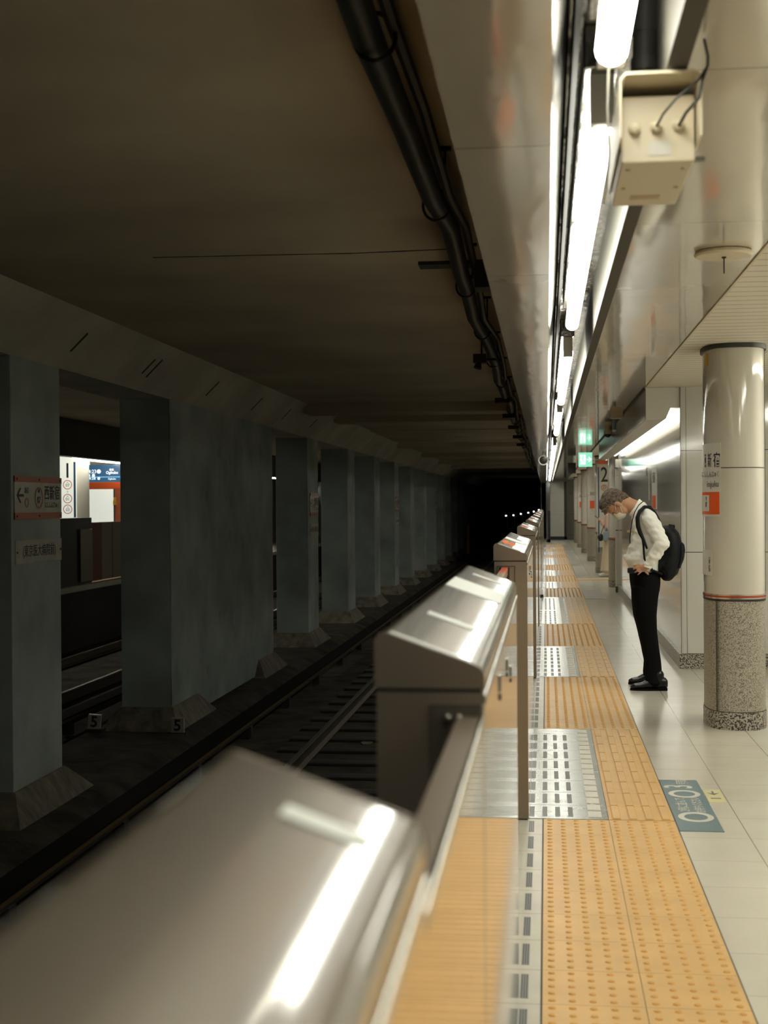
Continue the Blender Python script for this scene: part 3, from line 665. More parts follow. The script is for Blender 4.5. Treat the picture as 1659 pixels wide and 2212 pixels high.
# ------------------------------------------------------------ things hung under the ceiling
s = thing('camera_housing', 'cream boxy camera housing with three cable glands hung near the top right', 'camera', (.245, 3.25, 2.66))
bm = new(); box(bm, .166, .324, 3.06, 3.50, 2.20, 2.345, .006)
part('housing', bm, 'cream', s)
bm = new(); prism(bm, [(.160, 2.235), (.160, 2.36), (.172, 2.374), (.318, 2.374), (.331, 2.36), (.331, 2.235), (.327, 2.235), (.327, 2.357), (.316, 2.368), (.174, 2.368), (.164, 2.357), (.164, 2.235)], 2.98, 3.52)
part('sun_hood', bm, 'cream', s)
for i, x in enumerate((.195, .241, .288)):
    bm = new(); lathe(bm, [(.0135, 0), (.0135, .01), (.010, .012), (.010, .022), (.006, .026)], (x, 3.062, 2.275+.002*i), Vector((0, -1, -.25)), 20); part('cable_gland', bm, 'cream', s)
bm = new()
for x, y in ((.185, 3.12), (.305, 3.12), (.185, 3.30), (.305, 3.30)): lathe(bm, [(.006, 0), (.006, .003)], (x, y, 2.2005), Vector((0, 0, -1)), 12)
part('bolt_holes', bm, 'creamdark', s)
bm = new(); box(bm, .205, .275, 3.38, 3.42, 2.1985, 2.201); part('underside_label', bm, 'creamdark', s)
bm = new(); box(bm, .225, .272, 3.0585, 3.061, 2.215, 2.245); part('rating_label', bm, 'signwhite', s)
bm = new(); lathe(bm, [(.007, 0), (.007, .03)], (.324, 3.15, 2.225), Vector((1, 0, 0)), 12); part('side_clamp', bm, 'pole', s)
for i, (a, b) in enumerate(((.241, .30), (.288, .31))):
    bm = new(); tube(bm, [(a, 3.04, 2.272), (a+.01, 2.99, 2.285), (a+.035, 2.97, 2.31), (b+.02, 2.97, 2.345), (.345, 3.0, 2.385), (.352, 3.05, 2.42), (.352, 3.12, 2.48)], .0026 if i == 0 else .0034, 8)
    part('cable', bm, 'cable', s)
bm = new(); tube(bm, [(.230, 3.30, 2.34), (.236, 3.30, 2.56)], .028, 20); lathe(bm, [(.034, 0), (.034, .03)], (.236, 3.3, 2.47), seg=20); lathe(bm, [(.034, 0), (.034, .10)], (.236, 3.3, 2.56), seg=20)
solo('support_pole', bm, 'dark', 'dark support pole rising behind the cream camera housing into the trough', 'pole')
s = thing('ceiling_sensor', 'round cream ceiling disc with a thin black rod below it', 'ceiling sensor', (.725, 5.8, 2.47))
bm = new(); lathe(bm, [(.10, .02), (.112, .016), (.118, .004), (.110, -.004), (.06, -.008)], (.725, 5.8, 2.471)); part('disc', bm, 'cream', s)
bm = new(); tube(bm, [(.725, 5.78, 2.465), (.725, 5.78, 2.395)], .0028, 8); lathe(bm, [(.009, 0), (.009, .006)], (.725, 5.78, 2.457), seg=12); part('rod', bm, 'black', s)
# convex round mirror on the fascia
p = at(1174, 994, Y=24.0)
s = thing('round_speaker', 'small round dark speaker with a pale rim on the platform-edge fascia', 'speaker', p)
bm = new(); lathe(bm, [(.075, 0), (.088, -.01), (.088, .05), (.075, .05)], p, Vector((0, 1, 0)), 28); part('rim', bm, 'signwhite', s)
bm = new(); ell(bm, p+Vector((0, .01, 0)), (.072, .03, .072)); part('face', bm, 'dark', s)
bm = new(); tube(bm, [p+Vector((0, .04, .08)), p+Vector((0, .04, .25))], .012, 8); part('hanger', bm, 'pole', s)
# hanging black monitor seen from behind
p = at(1235.5, 1011, Y=32)
s = thing('hanging_monitor', 'small black monitor hanging from the ceiling left of the green exit sign', 'monitor', p)
bm = new(); box(bm, p.x-.09, p.x+.09, p.y, p.y+.06, p.z-.12, p.z+.12, .006); part('case', bm, 'black', s)
bm = new(); tube(bm, [p+Vector((0, .03, .12)), (p.x, p.y+.03, 2.49)], .008, 8); part('hanger', bm, 'dark', s)
# exit sign
p = at(1264.5, 992.5, Y=26)
s = thing('exit_sign', 'green lit exit sign with running figure and right arrow', 'exit sign', p)
bm = new(); box(bm, p.x-.125, p.x+.125, p.y, p.y+.05, p.z-.135, p.z+.13, .004); part('box', bm, 'exit', s)
bm = new(); yq = p.y-.002
flat(bm, (p.x-.045, yq, p.z), (1, 0, 0), (0, 0, 1), rect(.10, .18), .001)
flat(bm, (p.x+.065, yq, p.z), (1, 0, 0), (0, 0, 1), [(-.04, -.008), (.01, -.008), (-.012, -.045), (.008, -.045), (.045, 0), (.008, .045), (-.012, .045), (.01, .008), (-.04, .008)], .001)
part('arrow_and_doorway', bm, 'exitw', s)
bm = new(); q = Vector((p.x-.045, yq-.0015, p.z)); ex = (1, 0, 0); ez = (0, 0, 1)
for a, b, w in (((-.01, .03), (.0, -.02), .018), ((.0, -.02), (.03, -.045), .013), ((.03, -.045), (.02, -.085), .012), ((.0, -.02), (-.03, -.04), .013), ((-.03, -.04), (-.048, -.07), .011), ((-.01, .03), (.03, .015), .009), ((-.01, .03), (-.038, .01), .009)):
    d = (Vector((*b, 0))-Vector((*a, 0))); n = Vector((-d.y, d.x, 0)).normalized()*w/2
    flat(bm, q, ex, ez, [(a[0]-n.x, a[1]-n.y), (b[0]-n.x, b[1]-n.y), (b[0]+n.x, b[1]+n.y), (a[0]+n.x, a[1]+n.y)], .001)
ringflat(bm, q, ex, ez, .008, .015, .005, .055, .001, 12)
part('running_figure', bm, 'exit', s)
bm = new(); tube(bm, [(p.x, p.y+.02, p.z+.12), (p.x, p.y+.02, 2.49)], .006, 8); tube(bm, [(p.x+.12, p.y+.03, p.z-.01), (p.x+.24, p.y+.03, p.z+.0)], .01, 8); part('bracket', bm, 'cream', s)
# dome cameras and small fittings along the bulkhead
for (x, y, Y, l) in ((1313, 938, 19.0, 'small dome camera under the ceiling, nearest above the 2 sign'), (1292, 962, 26.5, 'small pale ceiling camera farther along the bulkhead')):
    p = at(x, y, Y=Y); s = thing('dome_camera', l, 'camera', p)
    bm = new(); lathe(bm, [(.055, 0), (.055, .05), (.04, .06), (.035, 2.49-p.z)], p, seg=20); part('mount', bm, 'cream', s)
    bm = new(); ell(bm, p, (.048, .048, .045)); part('dome', bm, 'black', s)
p = at(1332, 893, Y=15.8); bm = new(); box(bm, p.x-.07, p.x+.07, p.y, p.y+.14, p.z-.05, p.z+.05, .006); box(bm, p.x-.06, p.x+.06, p.y+.01, p.y+.12, p.z-.055, 2.49); solo('cream_junction_box', bm, 'cream', 'cream box under the ceiling at the near end of the bulkhead', 'box')
p = at(1327, 916, Y=16.4); bm = new(); tube(bm, [p+Vector((0, 0, .06)), p, p+Vector((-.005, -.05, -.08))], .024, 12); solo('hanging_fitting', bm, 'bluelabel', 'small pale green fitting hanging by the bulkhead', 'fitting')
p = at(1300, 985, Y=30); bm = new(); box(bm, p.x-.06, p.x+.05, p.y, p.y+.1, p.z-.1, p.z+.25, .008); solo('cream_ceiling_box', bm, 'cream', 'cream box hanging right above the green exit sign', 'box')

# ------------------------------------------------------------ cables and hangers under the track ceiling
def cz(y): return 2.80
pts = []
for i in range(0, 60):
    y = -2+i*1.0; pts.append((-.49+.02*math.sin(y*1.1), y, 2.83+.035*math.cos(y*2*math.pi/2.3)))
bm = new(); tube(bm, pts, .048, 12); solo('cable_bundle', bm, 'cable', 'thick black cable bundle hung under the track ceiling beside the fascia', 'cable')
bm = new(); tube(bm, [(p[0]+.075, p[1], p[2]+.02+.03*math.sin(p[1]*1.7)) for p in pts], .022, 8); solo('thin_cable', bm, 'cable', 'thinner black cable sagging beside the thick bundle', 'cable')
hy = [1.75, 4.05, 6.36, 8.73, 10.97, 13.2, 15.5, 17.8, 20.1, 22.8, 25.5, 28.5, 32, 36, 40, 45]
hn = ['cut by the top edge', 'second from the camera', 'beside the first fascia joint', 'just past the flat bracket', 'fifth', 'sixth', 'seventh', 'eighth', 'ninth', 'tenth', 'eleventh', 'twelfth', 'thirteenth', 'fourteenth', 'fifteenth', 'last']
for y, nm in zip(hy, hn):
    t = thing('cable_hanger', 'black rod hanger of the cable bundle, '+nm, 'hanger', (-.45, y, 3.1), 'rod hangers of the cable bundle')
    bm = new(); tube(bm, [(-.45, y, 3.1), (-.45, y, 2.90)], .006, 8); box(bm, -.48, -.42, y-.02, y+.02, 3.085, 3.1); part('rod', bm, 'cable', t)
    bm = new(); c = (-.49, y, 2.835); tube(bm, [(c[0]+.062*math.cos(a), y, c[2]+.07*math.sin(a)) for a in [math.pi*.25+2*math.pi*k/20*.95 for k in range(20)]], .007, 6); part('hook', bm, 'cable', t)
bm = new(); box(bm, -.72, -.30, 7.95, 8.10, 2.84, 2.86); box(bm, -.40, -.30, 7.93, 8.12, 2.70, 2.86, .004); solo('clamp_bracket', bm, 'dark', 'flat dark clamp bracket crossing the cable bundle', 'bracket')
p = at(1040, 773, Y=11.6); bm = new(); box(bm, p.x-.07, p.x+.04, p.y, p.y+.1, p.z-.04, p.z+.035, .004); box(bm, p.x, p.x+.12, p.y+.03, p.y+.06, p.z-.02, p.z+.0); lathe(bm, [(.02, 0), (.035, .05)], p+Vector((-.02, 0, -.04)), Vector((-.3, -.2, -1)), 12); tube(bm, [p+Vector((0, .04, 0)), (p.x, p.y+.04, TC)], .008)
solo('track_floodlight', bm, 'cable', 'small unlit floodlight clamped to the cable bundle', 'floodlight')
for i, (y, z) in enumerate(((17.2, 2.72), (20.2, 2.72), (23.2, 2.72), (26.5, 2.72), (30, 2.72))):
    bm = new(); box(bm, -.62, -.44, y, y+.14, z, z+.06, .003); solo('cable_clamp', bm, 'cable', 'small black clamp on the cable bundle, %s of five from the camera' % ['first', 'second', 'third', 'fourth', 'last'][i], 'clamp', 'clamps on the cable bundle')
bm = new()
for a, b in (((330, 556), (560, 551)), ((560, 551), (760, 547)), ((760, 547), (965, 538))):
    p, q = at(*a, Z=TC), at(*b, Z=TC); n = 7
    for i in range(n):
        s0 = p.lerp(q, i/n); s1 = p.lerp(q, (i+1.02)/n); w = .006+random.random()*.008
        flat(bm, (0, 0, TC-.0005), (1, 0, 0), (0, 1, 0), [(s0.x, s0.y-w), (s1.x, s1.y-w), (s1.x, s1.y+w), (s0.x, s0.y+w)], -.002)
solo('ceiling_crack', bm, 'black', 'long dark construction crack across the track ceiling', 'crack')

# ------------------------------------------------------------ columns between the tracks
TX0, TX1 = -4.775, -4.2
tops = [4.9, 9.5+1.08, 15.24, 20.0, 24.35, 29.35, 34.0, 38.6, 43.2, 47.9, 52.5, 57.1, 61.7, 66.3, 70.9]
tl = ['nearest, hidden left of the frame', 'cut by the left edge, carrying the white and orange sign', 'at the near end of the dented concrete wall', 'at the far end of the dented wall', 'first beyond the dented wall, with two small signs', 'second beyond the dented wall', 'third beyond the dented wall', 'fourth beyond the dented wall, with a faint small sign', 'fifth beyond the dented wall', 'sixth beyond the dented wall', 'seventh beyond the dented wall', 'eighth beyond the dented wall', 'ninth beyond the dented wall', 'tenth beyond the dented wall', 'eleventh and farthest, by the yellow post']
for y, l in zip(tops, tl):
    t = thing('track_column', 'grey concrete column between the tracks, '+l, 'column', ((TX0+TX1)/2, y+.55, -1.02), 'concrete columns between the tracks')
    bm = new(); box(bm, TX0, TX1, y, y+1.12, -.80, 2.70, .012); part('shaft', bm, 'concrete', t)
    bm = new(); e = .02; A = [(TX0-e, y-e), (TX1+e, y-e), (TX1+e, y+1.12+e), (TX0-e, y+1.12+e)]; E_ = .22; B = [(TX0-E_, y-.40), (TX1+E_, y-.40), (TX1+E_, y+1.12+.45), (TX0-E_, y+1.12+.45)]
    va = [bm.verts.new((*p, -.79)) for p in A]; vb = [bm.verts.new((*p, -1.10)) for p in B]
    for i in range(4): bm.faces.new((vb[i], vb[(i+1) % 4], va[(i+1) % 4], va[i]))
    bm.faces.new(va); bm.faces.new(vb[::-1]); part('footing', bm, 'footing', t, smooth=False)
# dented infill wall between the third and fourth columns
bm = new(); x = TX1+.004; ny, nz = 260, 150; ya, yb = 15.24, 21.12
dents = [(15.6+ix*.66+random.uniform(-.08, .08), -.55+iz*.55+random.uniform(-.08, .08)) for ix in range(9) for iz in range(6)]
V = [[None]*(nz+1) for _ in range(ny+1)]
for i in range(ny+1):
    for j in range(nz+1):
        yy = ya+(yb-ya)*i/ny; zz = -1.0+(2.70+1.0)*j/nz; d = 0
        for a, b in dents:
            q = ((yy-a)/.045)**2+((zz-b)/(.035 if zz > b else .11))**2
            if q < 7: d -= .034*math.exp(-q)
        V[i][j] = bm.verts.new((x+d+.004*noise.noise(Vector((yy*2, zz*2, 1))), yy, zz))
for i in range(ny):
    for j in range(nz): bm.faces.new((V[i][j], V[i+1][j], V[i+1][j+1], V[i][j+1]))
box(bm, TX0+.02, TX1-.03, ya+.05, yb-.05, -1.0, 2.70)
solo('dented_wall', bm, 'concrete', 'long grey concrete wall panel with rows of small dents beside the track', 'wall')
# signs on the column sides
def track_sign(y0, y1, z0, z1, label):
    s = thing('station_name_board', label, 'sign', (TX1, (y0+y1)/2, z0)); X = TX1+.012; h = z1-z0; w = y1-y0; yc = (y0+y1)/2
    bm = new(); box(bm, TX1, X, y0, y1, z0, z1, .002); part('board', bm, 'signdirty', s)
    bm = new(); box(bm, TX1+.002, X+.002, y0, y1, z1-h*.14, z1); box(bm, TX1+.002, X+.002, y0, y1, z0, z0+h*.15); part('orange_bars', bm, 'signdorange', s)
    R = dict(xd=(0, 1, 0), yd=(0, 0, 1))
    def tx(bm, st, sz, a, b, sx=1): text(bm, st, sz, (X+.002, y0+w*a, z0+h*b), (0, 1, 0), (0, 0, 1), sx, bold=.0008)
    bm = new(); tx(bm, '西新宿', h*.38, .80-.02, .60, .95); part('kanji', bm, 'ink', s)
    bm = new(); tx(bm, 'にししんじゅく', h*.16, .78, .32, .9); part('kana', bm, 'greyink', s)
    bm = new(); tx(bm, '07', h*.22, .49, .44); tx(bm, 'M', h*.13, .49, .66); part('station_number', bm, 'ink', s)
    bm = new(); ringflat(bm, (X+.002, y0+w*.49, z0+h*.50), (0, 1, 0), (0, 0, 1), h*.24, h*.035); ringflat(bm, (X+.002, y0+w*.235, z0+h*.38), (0, 1, 0), (0, 0, 1), h*.10, h*.025); part('orange_rings', bm, 'signdorange', s)
    bm = new(); tx(bm, '新宿', h*.15, .235, .66, .9); part('next_station', bm, 'greyink', s)
    bm = new(); flat(bm, (X+.002, y0+w*.10, z0+h*.55), (0, 1, 0), (0, 0, 1), [(-.07*1, 0), (.0, h*.17), (.025, h*.17), (-.03, h*.03), (.08, h*.03), (.08, -h*.03), (-.03, -h*.03), (.025, -h*.17), (.0, -h*.17)], .001); part('arrow', bm, 'ink', s)
    bm = new()
    for a in (.04, .5, .96):
        for b in (.07, .93): lathe(bm, [(.010, 0), (.010, .004)], (X+.002, y0+w*a, z0+h*b), Vector((1, 0, 0)), 8)
    part('screws', bm, 'ink', s)
def sub_sign(y0, y1, z0, z1, label):
    s = thing('hospital_stop_plate', label, 'sign', (TX1, (y0+y1)/2, z0)); X = TX1+.01
    bm = new(); box(bm, TX1, X, y0, y1, z0, z1, .002); part('board', bm, 'signdirty', s)
    bm = new(); text(bm, '(東京医大病院前)', .105, (X+.0005, (y0+y1)/2, (z0+z1)/2), (0, 1, 0), (0, 0, 1), .95, bold=.001)
    for a in (y0+.03, y1-.03): lathe(bm, [(.010, 0), (.010, .004)], (X, a, (z0+z1)/2), Vector((1, 0, 0)), 8)
    part('lettering', bm, 'ink', s)
track_sign(10.62, 11.69, 1.372, 1.72, 'dusty white and orange station name board with arrow on the leftmost column')
sub_sign(10.64, 11.69, 1.01, 1.2, 'white plate with black bracketed characters on the leftmost column')
track_sign(24.55, 25.42, 1.28, 1.70, 'small station name board on the first column beyond the dented wall')
sub_sign(24.55, 25.42, .93, 1.14, 'small white plate below the board beyond the dented wall')
track_sign(38.8, 39.65, 1.28, 1.72, 'tiny faint station name board on the fourth column beyond the dented wall')
sub_sign(38.8, 39.65, .93, 1.12, 'tiny faint white plate on the fourth column beyond the dented wall')
track_sign(52.6, 53.5, 1.28, 1.72, 'barely visible station name board far down the track columns')
# 5 markers
for (x, yp, l) in ((383, 1568, 'small white car marker with a black 5 right of the column foot'), (203, 1560, 'small tilted white marker with a black 5 left of the column foot')):
    p = at(x, yp, Y=14.85); s = thing('stop_marker', l, 'marker', p-Vector((0, 0, .1)))
    tl_ = .15 if x < 300 else 0; ex = Vector((math.cos(tl_), 0, math.sin(-tl_)*.6)).normalized(); ez = Vector((-ex.z, 0, ex.x))
    bm = new(); flat(bm, p, ex, ez, rect(.14, .165), -.05); part('block', bm, 'signdirty', s)
    bm = new(); text(bm, '5', .17, p+Vector((0, -.001, 0)), ex, ez, 1, bold=.004); part('digit_five', bm, 'ink', s)
    bm = new(); box(bm, p.x-.10, p.x+.10, p.y-.02, p.y+.12, p.z-.26, p.z-.075, .01); part('foot', bm, 'sleeper', s)

# ------------------------------------------------------------ rails, sleepers, third rail
def rail(x, label, far=False):
    t = thing('rail', label, 'rail', (x, 50, -1.17), 'running rails')
    bm = new(); prism(bm, [(x-.06, -1.17), (x+.06, -1.17), (x+.06, -1.16), (x+.012, -1.14), (x+.012, -1.07), (x+.03, -1.06), (x+.03, -1.035), (x-.03, -1.035), (x-.03, -1.06), (x-.012, -1.07), (x-.012, -1.14), (x-.06, -1.16)], YB, 128); part('web', bm, 'rail', t)
    bm = new(); prism(bm, [(x-.028, -1.036), (x+.028, -1.036), (x+.024, -1.03), (x-.024, -1.03)], YB, 128); part('rail_head', bm, 'railtop', t)
rail(-1.04, 'running rail nearest the platform, hidden behind the gates'); rail(-2.49, 'running rail seen between the gates and the column row')
rail(-6.5, 'nearer running rail of the opposite track behind the columns'); rail(-7.94, 'far running rail of the opposite track')
n = 0
for i in range(48):
    y = 9+i*.72
    bm = new(); box(bm, -2.9, -.62, y, y+.22, -1.20, -1.171, .004)
    o = bpy.data.objects.new('sleeper', finish('sleeper', bm, 'sleeper')); COL.objects.link(o)
    tag(o, 'sooty sleeper under the near track rails', 'sleeper', 'sleepers of the near track')
    if i == 0: proto = o
for tx, sgn, lab in ((-3.42, 1, 'near track'), (-5.55, -1, 'opposite track')):
    t = thing('third_rail', 'dark third rail with a yellow brown cover board along the '+lab, 'third rail', (tx, 50, -1.17), 'covered third rails')
    bm = new(); prism(bm, [(tx-.04, -1.06), (tx+.04, -1.06), (tx+.04, -1.01), (tx-.04, -1.01)], YB, 128); part('conductor', bm, 'railtop', t)
    bm = new(); prism(bm, [(tx-.11, -.935), (tx+.10, -.935), (tx+.10, -.955), (tx-.09, -.955), (tx-.09, -1.02), (tx-.11, -1.02)], YB, 128); part('cover_board', bm, 'soot', t)
    bm = new(); prism(bm, [(tx+.09, -.957), (tx+.105, -.957), (tx+.105, -.985), (tx+.09, -.985)], YB, 128); part('yellow_edge', bm, 'railcover', t)
    for i in range(14):
        bm = new(); box(bm, tx-.05, tx+.05, 6+i*2.4, 6.12+i*2.4, -1.18, -1.06); part('insulator', bm, 'sleeper', t)
for i in range(16):   # litter and pale chips by the rails
    y = random.uniform(9, 24); x = random.choice((random.uniform(-2.2, -1.3), random.uniform(-4.0, -3.65)))
    bm = new(); r = random.uniform(.02, .07); pts = [(r*(1+.4*random.random())*math.cos(a), 1.6*r*(1+.4*random.random())*math.sin(a)) for a in [k*math.pi/3 for k in range(6)]]
    flat(bm, (x, y, -1.2 if x > -3 else -1.125), (1, 0, 0), (0, 1, 0), pts, .012)
    solo('litter_scrap', bm, 'footing', 'pale scrap lying on the sooty track bed', 'litter', 'scraps on the track bed')
p = at(1011, 1156, Y=70); bm = new(); box(bm, p.x-.06, p.x+.06, 70, 70.1, p.z-.95, p.z+.55); solo('yellow_post', bm, 'yellow', 'yellow post at the far end of the column row', 'post')
# lamps deep in the tunnel, each on a short bent neck
for i, (x, y) in enumerate(((1093, 1114), (1109, 1113), (1125, 1110), (1141, 1107.5), (1153, 1105), (1164, 1101.5), (1173, 1098.5))):
    p = at(x, y, Y=76+i*1.5); s = thing('tunnel_lamp', 'small glowing tunnel lamp on a bent neck, number %s of the row from the left' % ['one', 'two', 'three', 'four', 'five', 'six', 'seven'][i], 'lamp', (p.x, p.y, p.z-.6), 'row of tunnel lamps')
    bm = new(); ell(bm, p, (.042, .04, .035), u=10, v=8); part('bulb', bm, 'lampw', s)
    bm = new(); tube(bm, [p+Vector((.0, 0, .03)), p+Vector((.045, 0, .03)), p+Vector((.075, 0, -.03)), p+Vector((.08, 0, -.2)), p+Vector((.08, 0, -.5)), (p.x+.08, p.y, -1.2)], .02, 8); part('neck', bm, 'pole', s)
p = at(1180, 1083, Y=66); bm = new(); ell(bm, p+Vector((-.04, 0, 0)), (.05, .05, .06), u=10, v=8); solo('signal_lamp', bm, 'lampw', 'bluish white signal light at the tunnel mouth', 'lamp')

# ------------------------------------------------------------ the opposite platform, seen through the gaps
OX = -8.75
bm = new(); box(bm, -12.4, OX, 12, 70, -.12, 0); struct('floor_opposite', bm, 'tile')
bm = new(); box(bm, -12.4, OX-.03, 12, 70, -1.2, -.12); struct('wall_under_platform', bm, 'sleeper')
bm = new(); box(bm, OX-.02, OX+.13, 12, 70, -.09, .01, .004); struct('trim_40', bm, 'signwhite')
bm = new(); box(bm, -12.6, -12.4, 12, 70, -1.2, 3.3); struct('wall_opposite', bm, 'panel')
bm = new(); box(bm, -12.4, OX-.1, 12, 70, 2.49, 2.55); struct('ceiling_opposite', bm, 'gceil')
bm = new(); box(bm, OX-.25, OX-.05, 12, 70, 2.42, 3.2); struct('trim_41', bm, 'dark')
bm = new(); box(bm, -12.4, OX, 70, 70.1, 0, 3); struct('wall_opposite_end', bm, 'panel')
for y, l in ((22, 'nearest'), (29, 'second'), (37, 'third'), (46, 'farthest')):
    bm = new(); tube(bm, [(OX-.45, y-2.6, 2.44), (OX-.45, y+2.6, 2.44)], .035, 10); solo('opposite_lamp', bm, 'tube', 'long fluorescent lamp over the opposite platform edge, '+l, 'lamp', 'lamps of the opposite platform')
p = at(147, 1070, X=OX-.9)
CXO, CYO = p.x-.1, p.y+.45
t = thing('opposite_column', 'pale column on the opposite platform behind the 1 sign', 'column', (CXO, CYO, 0))
bm = new(); lathe(bm, [(.33, .85), (.33, 2.49)], (CXO+.05, CYO, 0), seg=36); part('cladding', bm, 'colpanel', t)
bm = new(); lathe(bm, [(.335, 0), (.335, .85)], (CXO+.05, CYO, 0), seg=36); part('stone_base', bm, 'stone', t)
# sign 1: faces across the tracks towards the camera
Y1 = CYO-.36
a = at(134, 1056, Y=Y1); b = at(164, 1056, Y=Y1); xl, xr = a.x, b.x; zt = at(150, 984, Y=Y1).z; zb = at(150, 1121, Y=Y1).z
s = thing('opposite_platform_sign', 'white platform sign with a black 1 and orange rings on the opposite platform', 'sign', ((xl+xr)/2, Y1, zb))
def zz(y): return at(148, y, Y=Y1).z
w = xr-xl
bm = new(); box(bm, xl-.06, xr, Y1, Y1+.05, zb, zt, .003); part('board', bm, 'poster', s)
bm = new(); box(bm, xl-.06, xr, Y1-.004, Y1+.04, zt-.001, zt+.06); part('orange_top', bm, 'signorange', s)
bm = new(); box(bm, xr-.045, xr-.003, Y1-.006, Y1, zz(1118), zz(998)); part('blue_stripe', bm, 'navy', s)
xc = at(146, 1056, Y=Y1).x
bm = new(); text(bm, '1', .42, (xc, Y1-.002, zz(1018)), (1, 0, 0), (0, 0, 1), .8, bold=.006); part('digit_one', bm, 'ink', s)
bm = new()
for y in (1047, 1077, 1100): ringflat(bm, (xc, Y1-.002, zz(y)), (1, 0, 0), (0, 0, 1), .088, .014)
part('orange_rings', bm, 'signorange', s)
bm = new()
for y, n_ in ((1048.5, '07'), (1078.5, '01'), (1101.5, '03')):
    text(bm, n_, .085, (xc, Y1-.003, zz(y)), (1, 0, 0), (0, 0, 1)); text(bm, 'M', .04, (xc, Y1-.003, zz(y-6)), (1, 0, 0), (0, 0, 1))
text(bm, '↓', .06, (xc, Y1-.003, zz(1062)), (1, 0, 0), (0, 0, 1)); part('station_numbers', bm, 'ink', s)
# departure board
Y2 = Y1+1.5
def q2(x, y, Y=Y2): return at(x, y, Y=Y)
a, b = q2(179, 1005), q2(262, 1041)
s = thing('departure_board', 'dark blue departure board reading 14:23 hanging over the opposite platform', 'departure board', ((a.x+b.x)/2, Y2, b.z))
bm = new(); box(bm, a.x, b.x+.3, Y2, Y2+.12, b.z, a.z, .004); part('screen', bm, 'screen', s)
def lab(bm, st, sz, x, y, sx=1, bold=.0005): p = q2(x, y); text(bm, st, sz, (p.x, Y2-.002, p.z), (1, 0, 0), (0, 0, 1), sx, bold=bold)
bm = new(); lab(bm, '14:23', .11, 197, 1019, .95); lab(bm, '14:28', .075, 197, 1034, 1.2); lab(bm, '荻窪', .05, 241, 1015); lab(bm, 'Ogikubo', .085, 242, 1021, .9); lab(bm, 'Ogikubo', .05, 242, 1034.5, 1)
for x, y, r in ((213.5, 1018.5, .045), (213.5, 1033.5, .03), (192, 1027, .03), (202, 1027, .035)):
    p = q2(x, y); flat(bm, (p.x, Y2-.003, p.z), (1, 0, 0), (0, 0, 1), [(r*math.cos(k*math.pi/8), r*math.sin(k*math.pi/8)) for k in range(16)], .001)
part('lettering', bm, 'screenw', s)
bm = new(); p = q2(215, 1030.5); box(bm, a.x, b.x+.3, Y2-.003, Y2, p.z-.006, p.z+.006)
for y in (1019, 1034): p = q2(182, y); box(bm, p.x-.03, p.x+.02, Y2-.004, Y2, p.z-.03, p.z+.03)
part('blue_lines', bm, 'screenb', s)
bm = new(); box(bm, a.x+.1, a.x+.13, Y2+.05, Y2+.08, a.z, 2.49); box(bm, b.x, b.x+.03, Y2+.05, Y2+.08, a.z, 2.49); part('hangers', bm, 'pole', s)
# route poster frame with orange header
Y3 = Y2+1.2
a, b = at(178, 1041, Y=Y3), at(252, 1132, Y=Y3)
s = thing('route_poster_frame', 'lit white poster frame with an orange header on the opposite platform', 'poster', ((a.x+b.x)/2, Y3, b.z))
bm = new(); box(bm, a.x-.05, b.x+.35, Y3, Y3+.08, at(1, 1057, Y=Y3).z, a.z, .004); part('orange_header', bm, 'signorange', s)
c_, d_ = at(192, 1057, Y=Y3), at(246, 1130, Y=Y3)
bm = new(); box(bm, a.x-.02, b.x+.35, Y3, Y3+.08, .02, at(1, 1057, Y=Y3).z, .004); part('backing_board', bm, 'signdorange', s)
bm = new(); box(bm, c_.x, d_.x, Y3-.01, Y3, d_.z, c_.z, .002); part('white_sheet', bm, 'poster', s)
e_ = at(180, 1057, Y=Y3); bm = new(); box(bm, e_.x, c_.x-.01, Y3-.01, Y3, d_.z, c_.z, .002); part('blue_sheet', bm, 'bluelabel', s)
bm = new(); box(bm, c_.x-.012, c_.x, Y3-.014, Y3, d_.z, c_.z); box(bm, d_.x, d_.x+.025, Y3-.014, Y3, d_.z, c_.z); part('dark_rail', bm, 'ink', s)
p = at(247, 1081, Y=Y3-.04); bm = new(); box(bm, p.x-.03, p.x+.03, p.y, p.y+.04, p.z-.10, p.z); box(bm, p.x-.015, p.x+.03, p.y-.01, p.y+.04, p.z, p.z+.07); solo('small_orange_notice', bm, 'yellow', 'small orange notice at the right edge of the lit poster', 'notice')
# gate backs of the opposite platform
for y0, y1, m, l in ((20.5, 23.0, 'dark', 'dark gate housing of the opposite platform left of the beige gates'), (23.05, 26.2, 'dark', 'dark gate housing of the opposite platform below the 1 sign'), (31.2, 33.4, 'dark', 'dark opposite gate housing farther along')):
    s = thing('opposite_gate', l, 'platform gate', (OX-.1, (y0+y1)/2, 0), 'gates of the opposite platform')
    bm = new(); box(bm, OX-.16, OX-.03, y0, y1, .01, 1.27, .012); part('housing', bm, m, s)
    bm = new(); box(bm, OX-.03, OX+.02, y1-.8, y1-.1, .05, 1.05, .01); part('motor_cover', bm, 'body', s)
for y0, y1, l in ((26.25, 28.6, 'beige door backs of the opposite gates below the lit poster'), (28.65, 31.15, 'second pair of beige opposite door backs'), (33.45, 38.5, 'beige opposite gate backs seen through the sliver beyond the dented wall')):
    s = thing('opposite_gate_doors', l, 'gate door', (OX-.1, (y0+y1)/2, 0), 'doors of the opposite gates')
    bm = new(); box(bm, OX-.11, OX-.08, y0, y1, .02, 1.17, .004); part('leaf', bm, 'beigegate', s)
    bm = new(); box(bm, OX-.09, OX-.075, y0, y0+.7, .02, 1.17); part('red_brown_edge', bm, 'rust', s)
    bm = new(); box(bm, OX-.10, OX-.076, (y0+y1)/2+.2, (y0+y1)/2+.22, .02, 1.17); part('leaf_gap', bm, 'black', s)

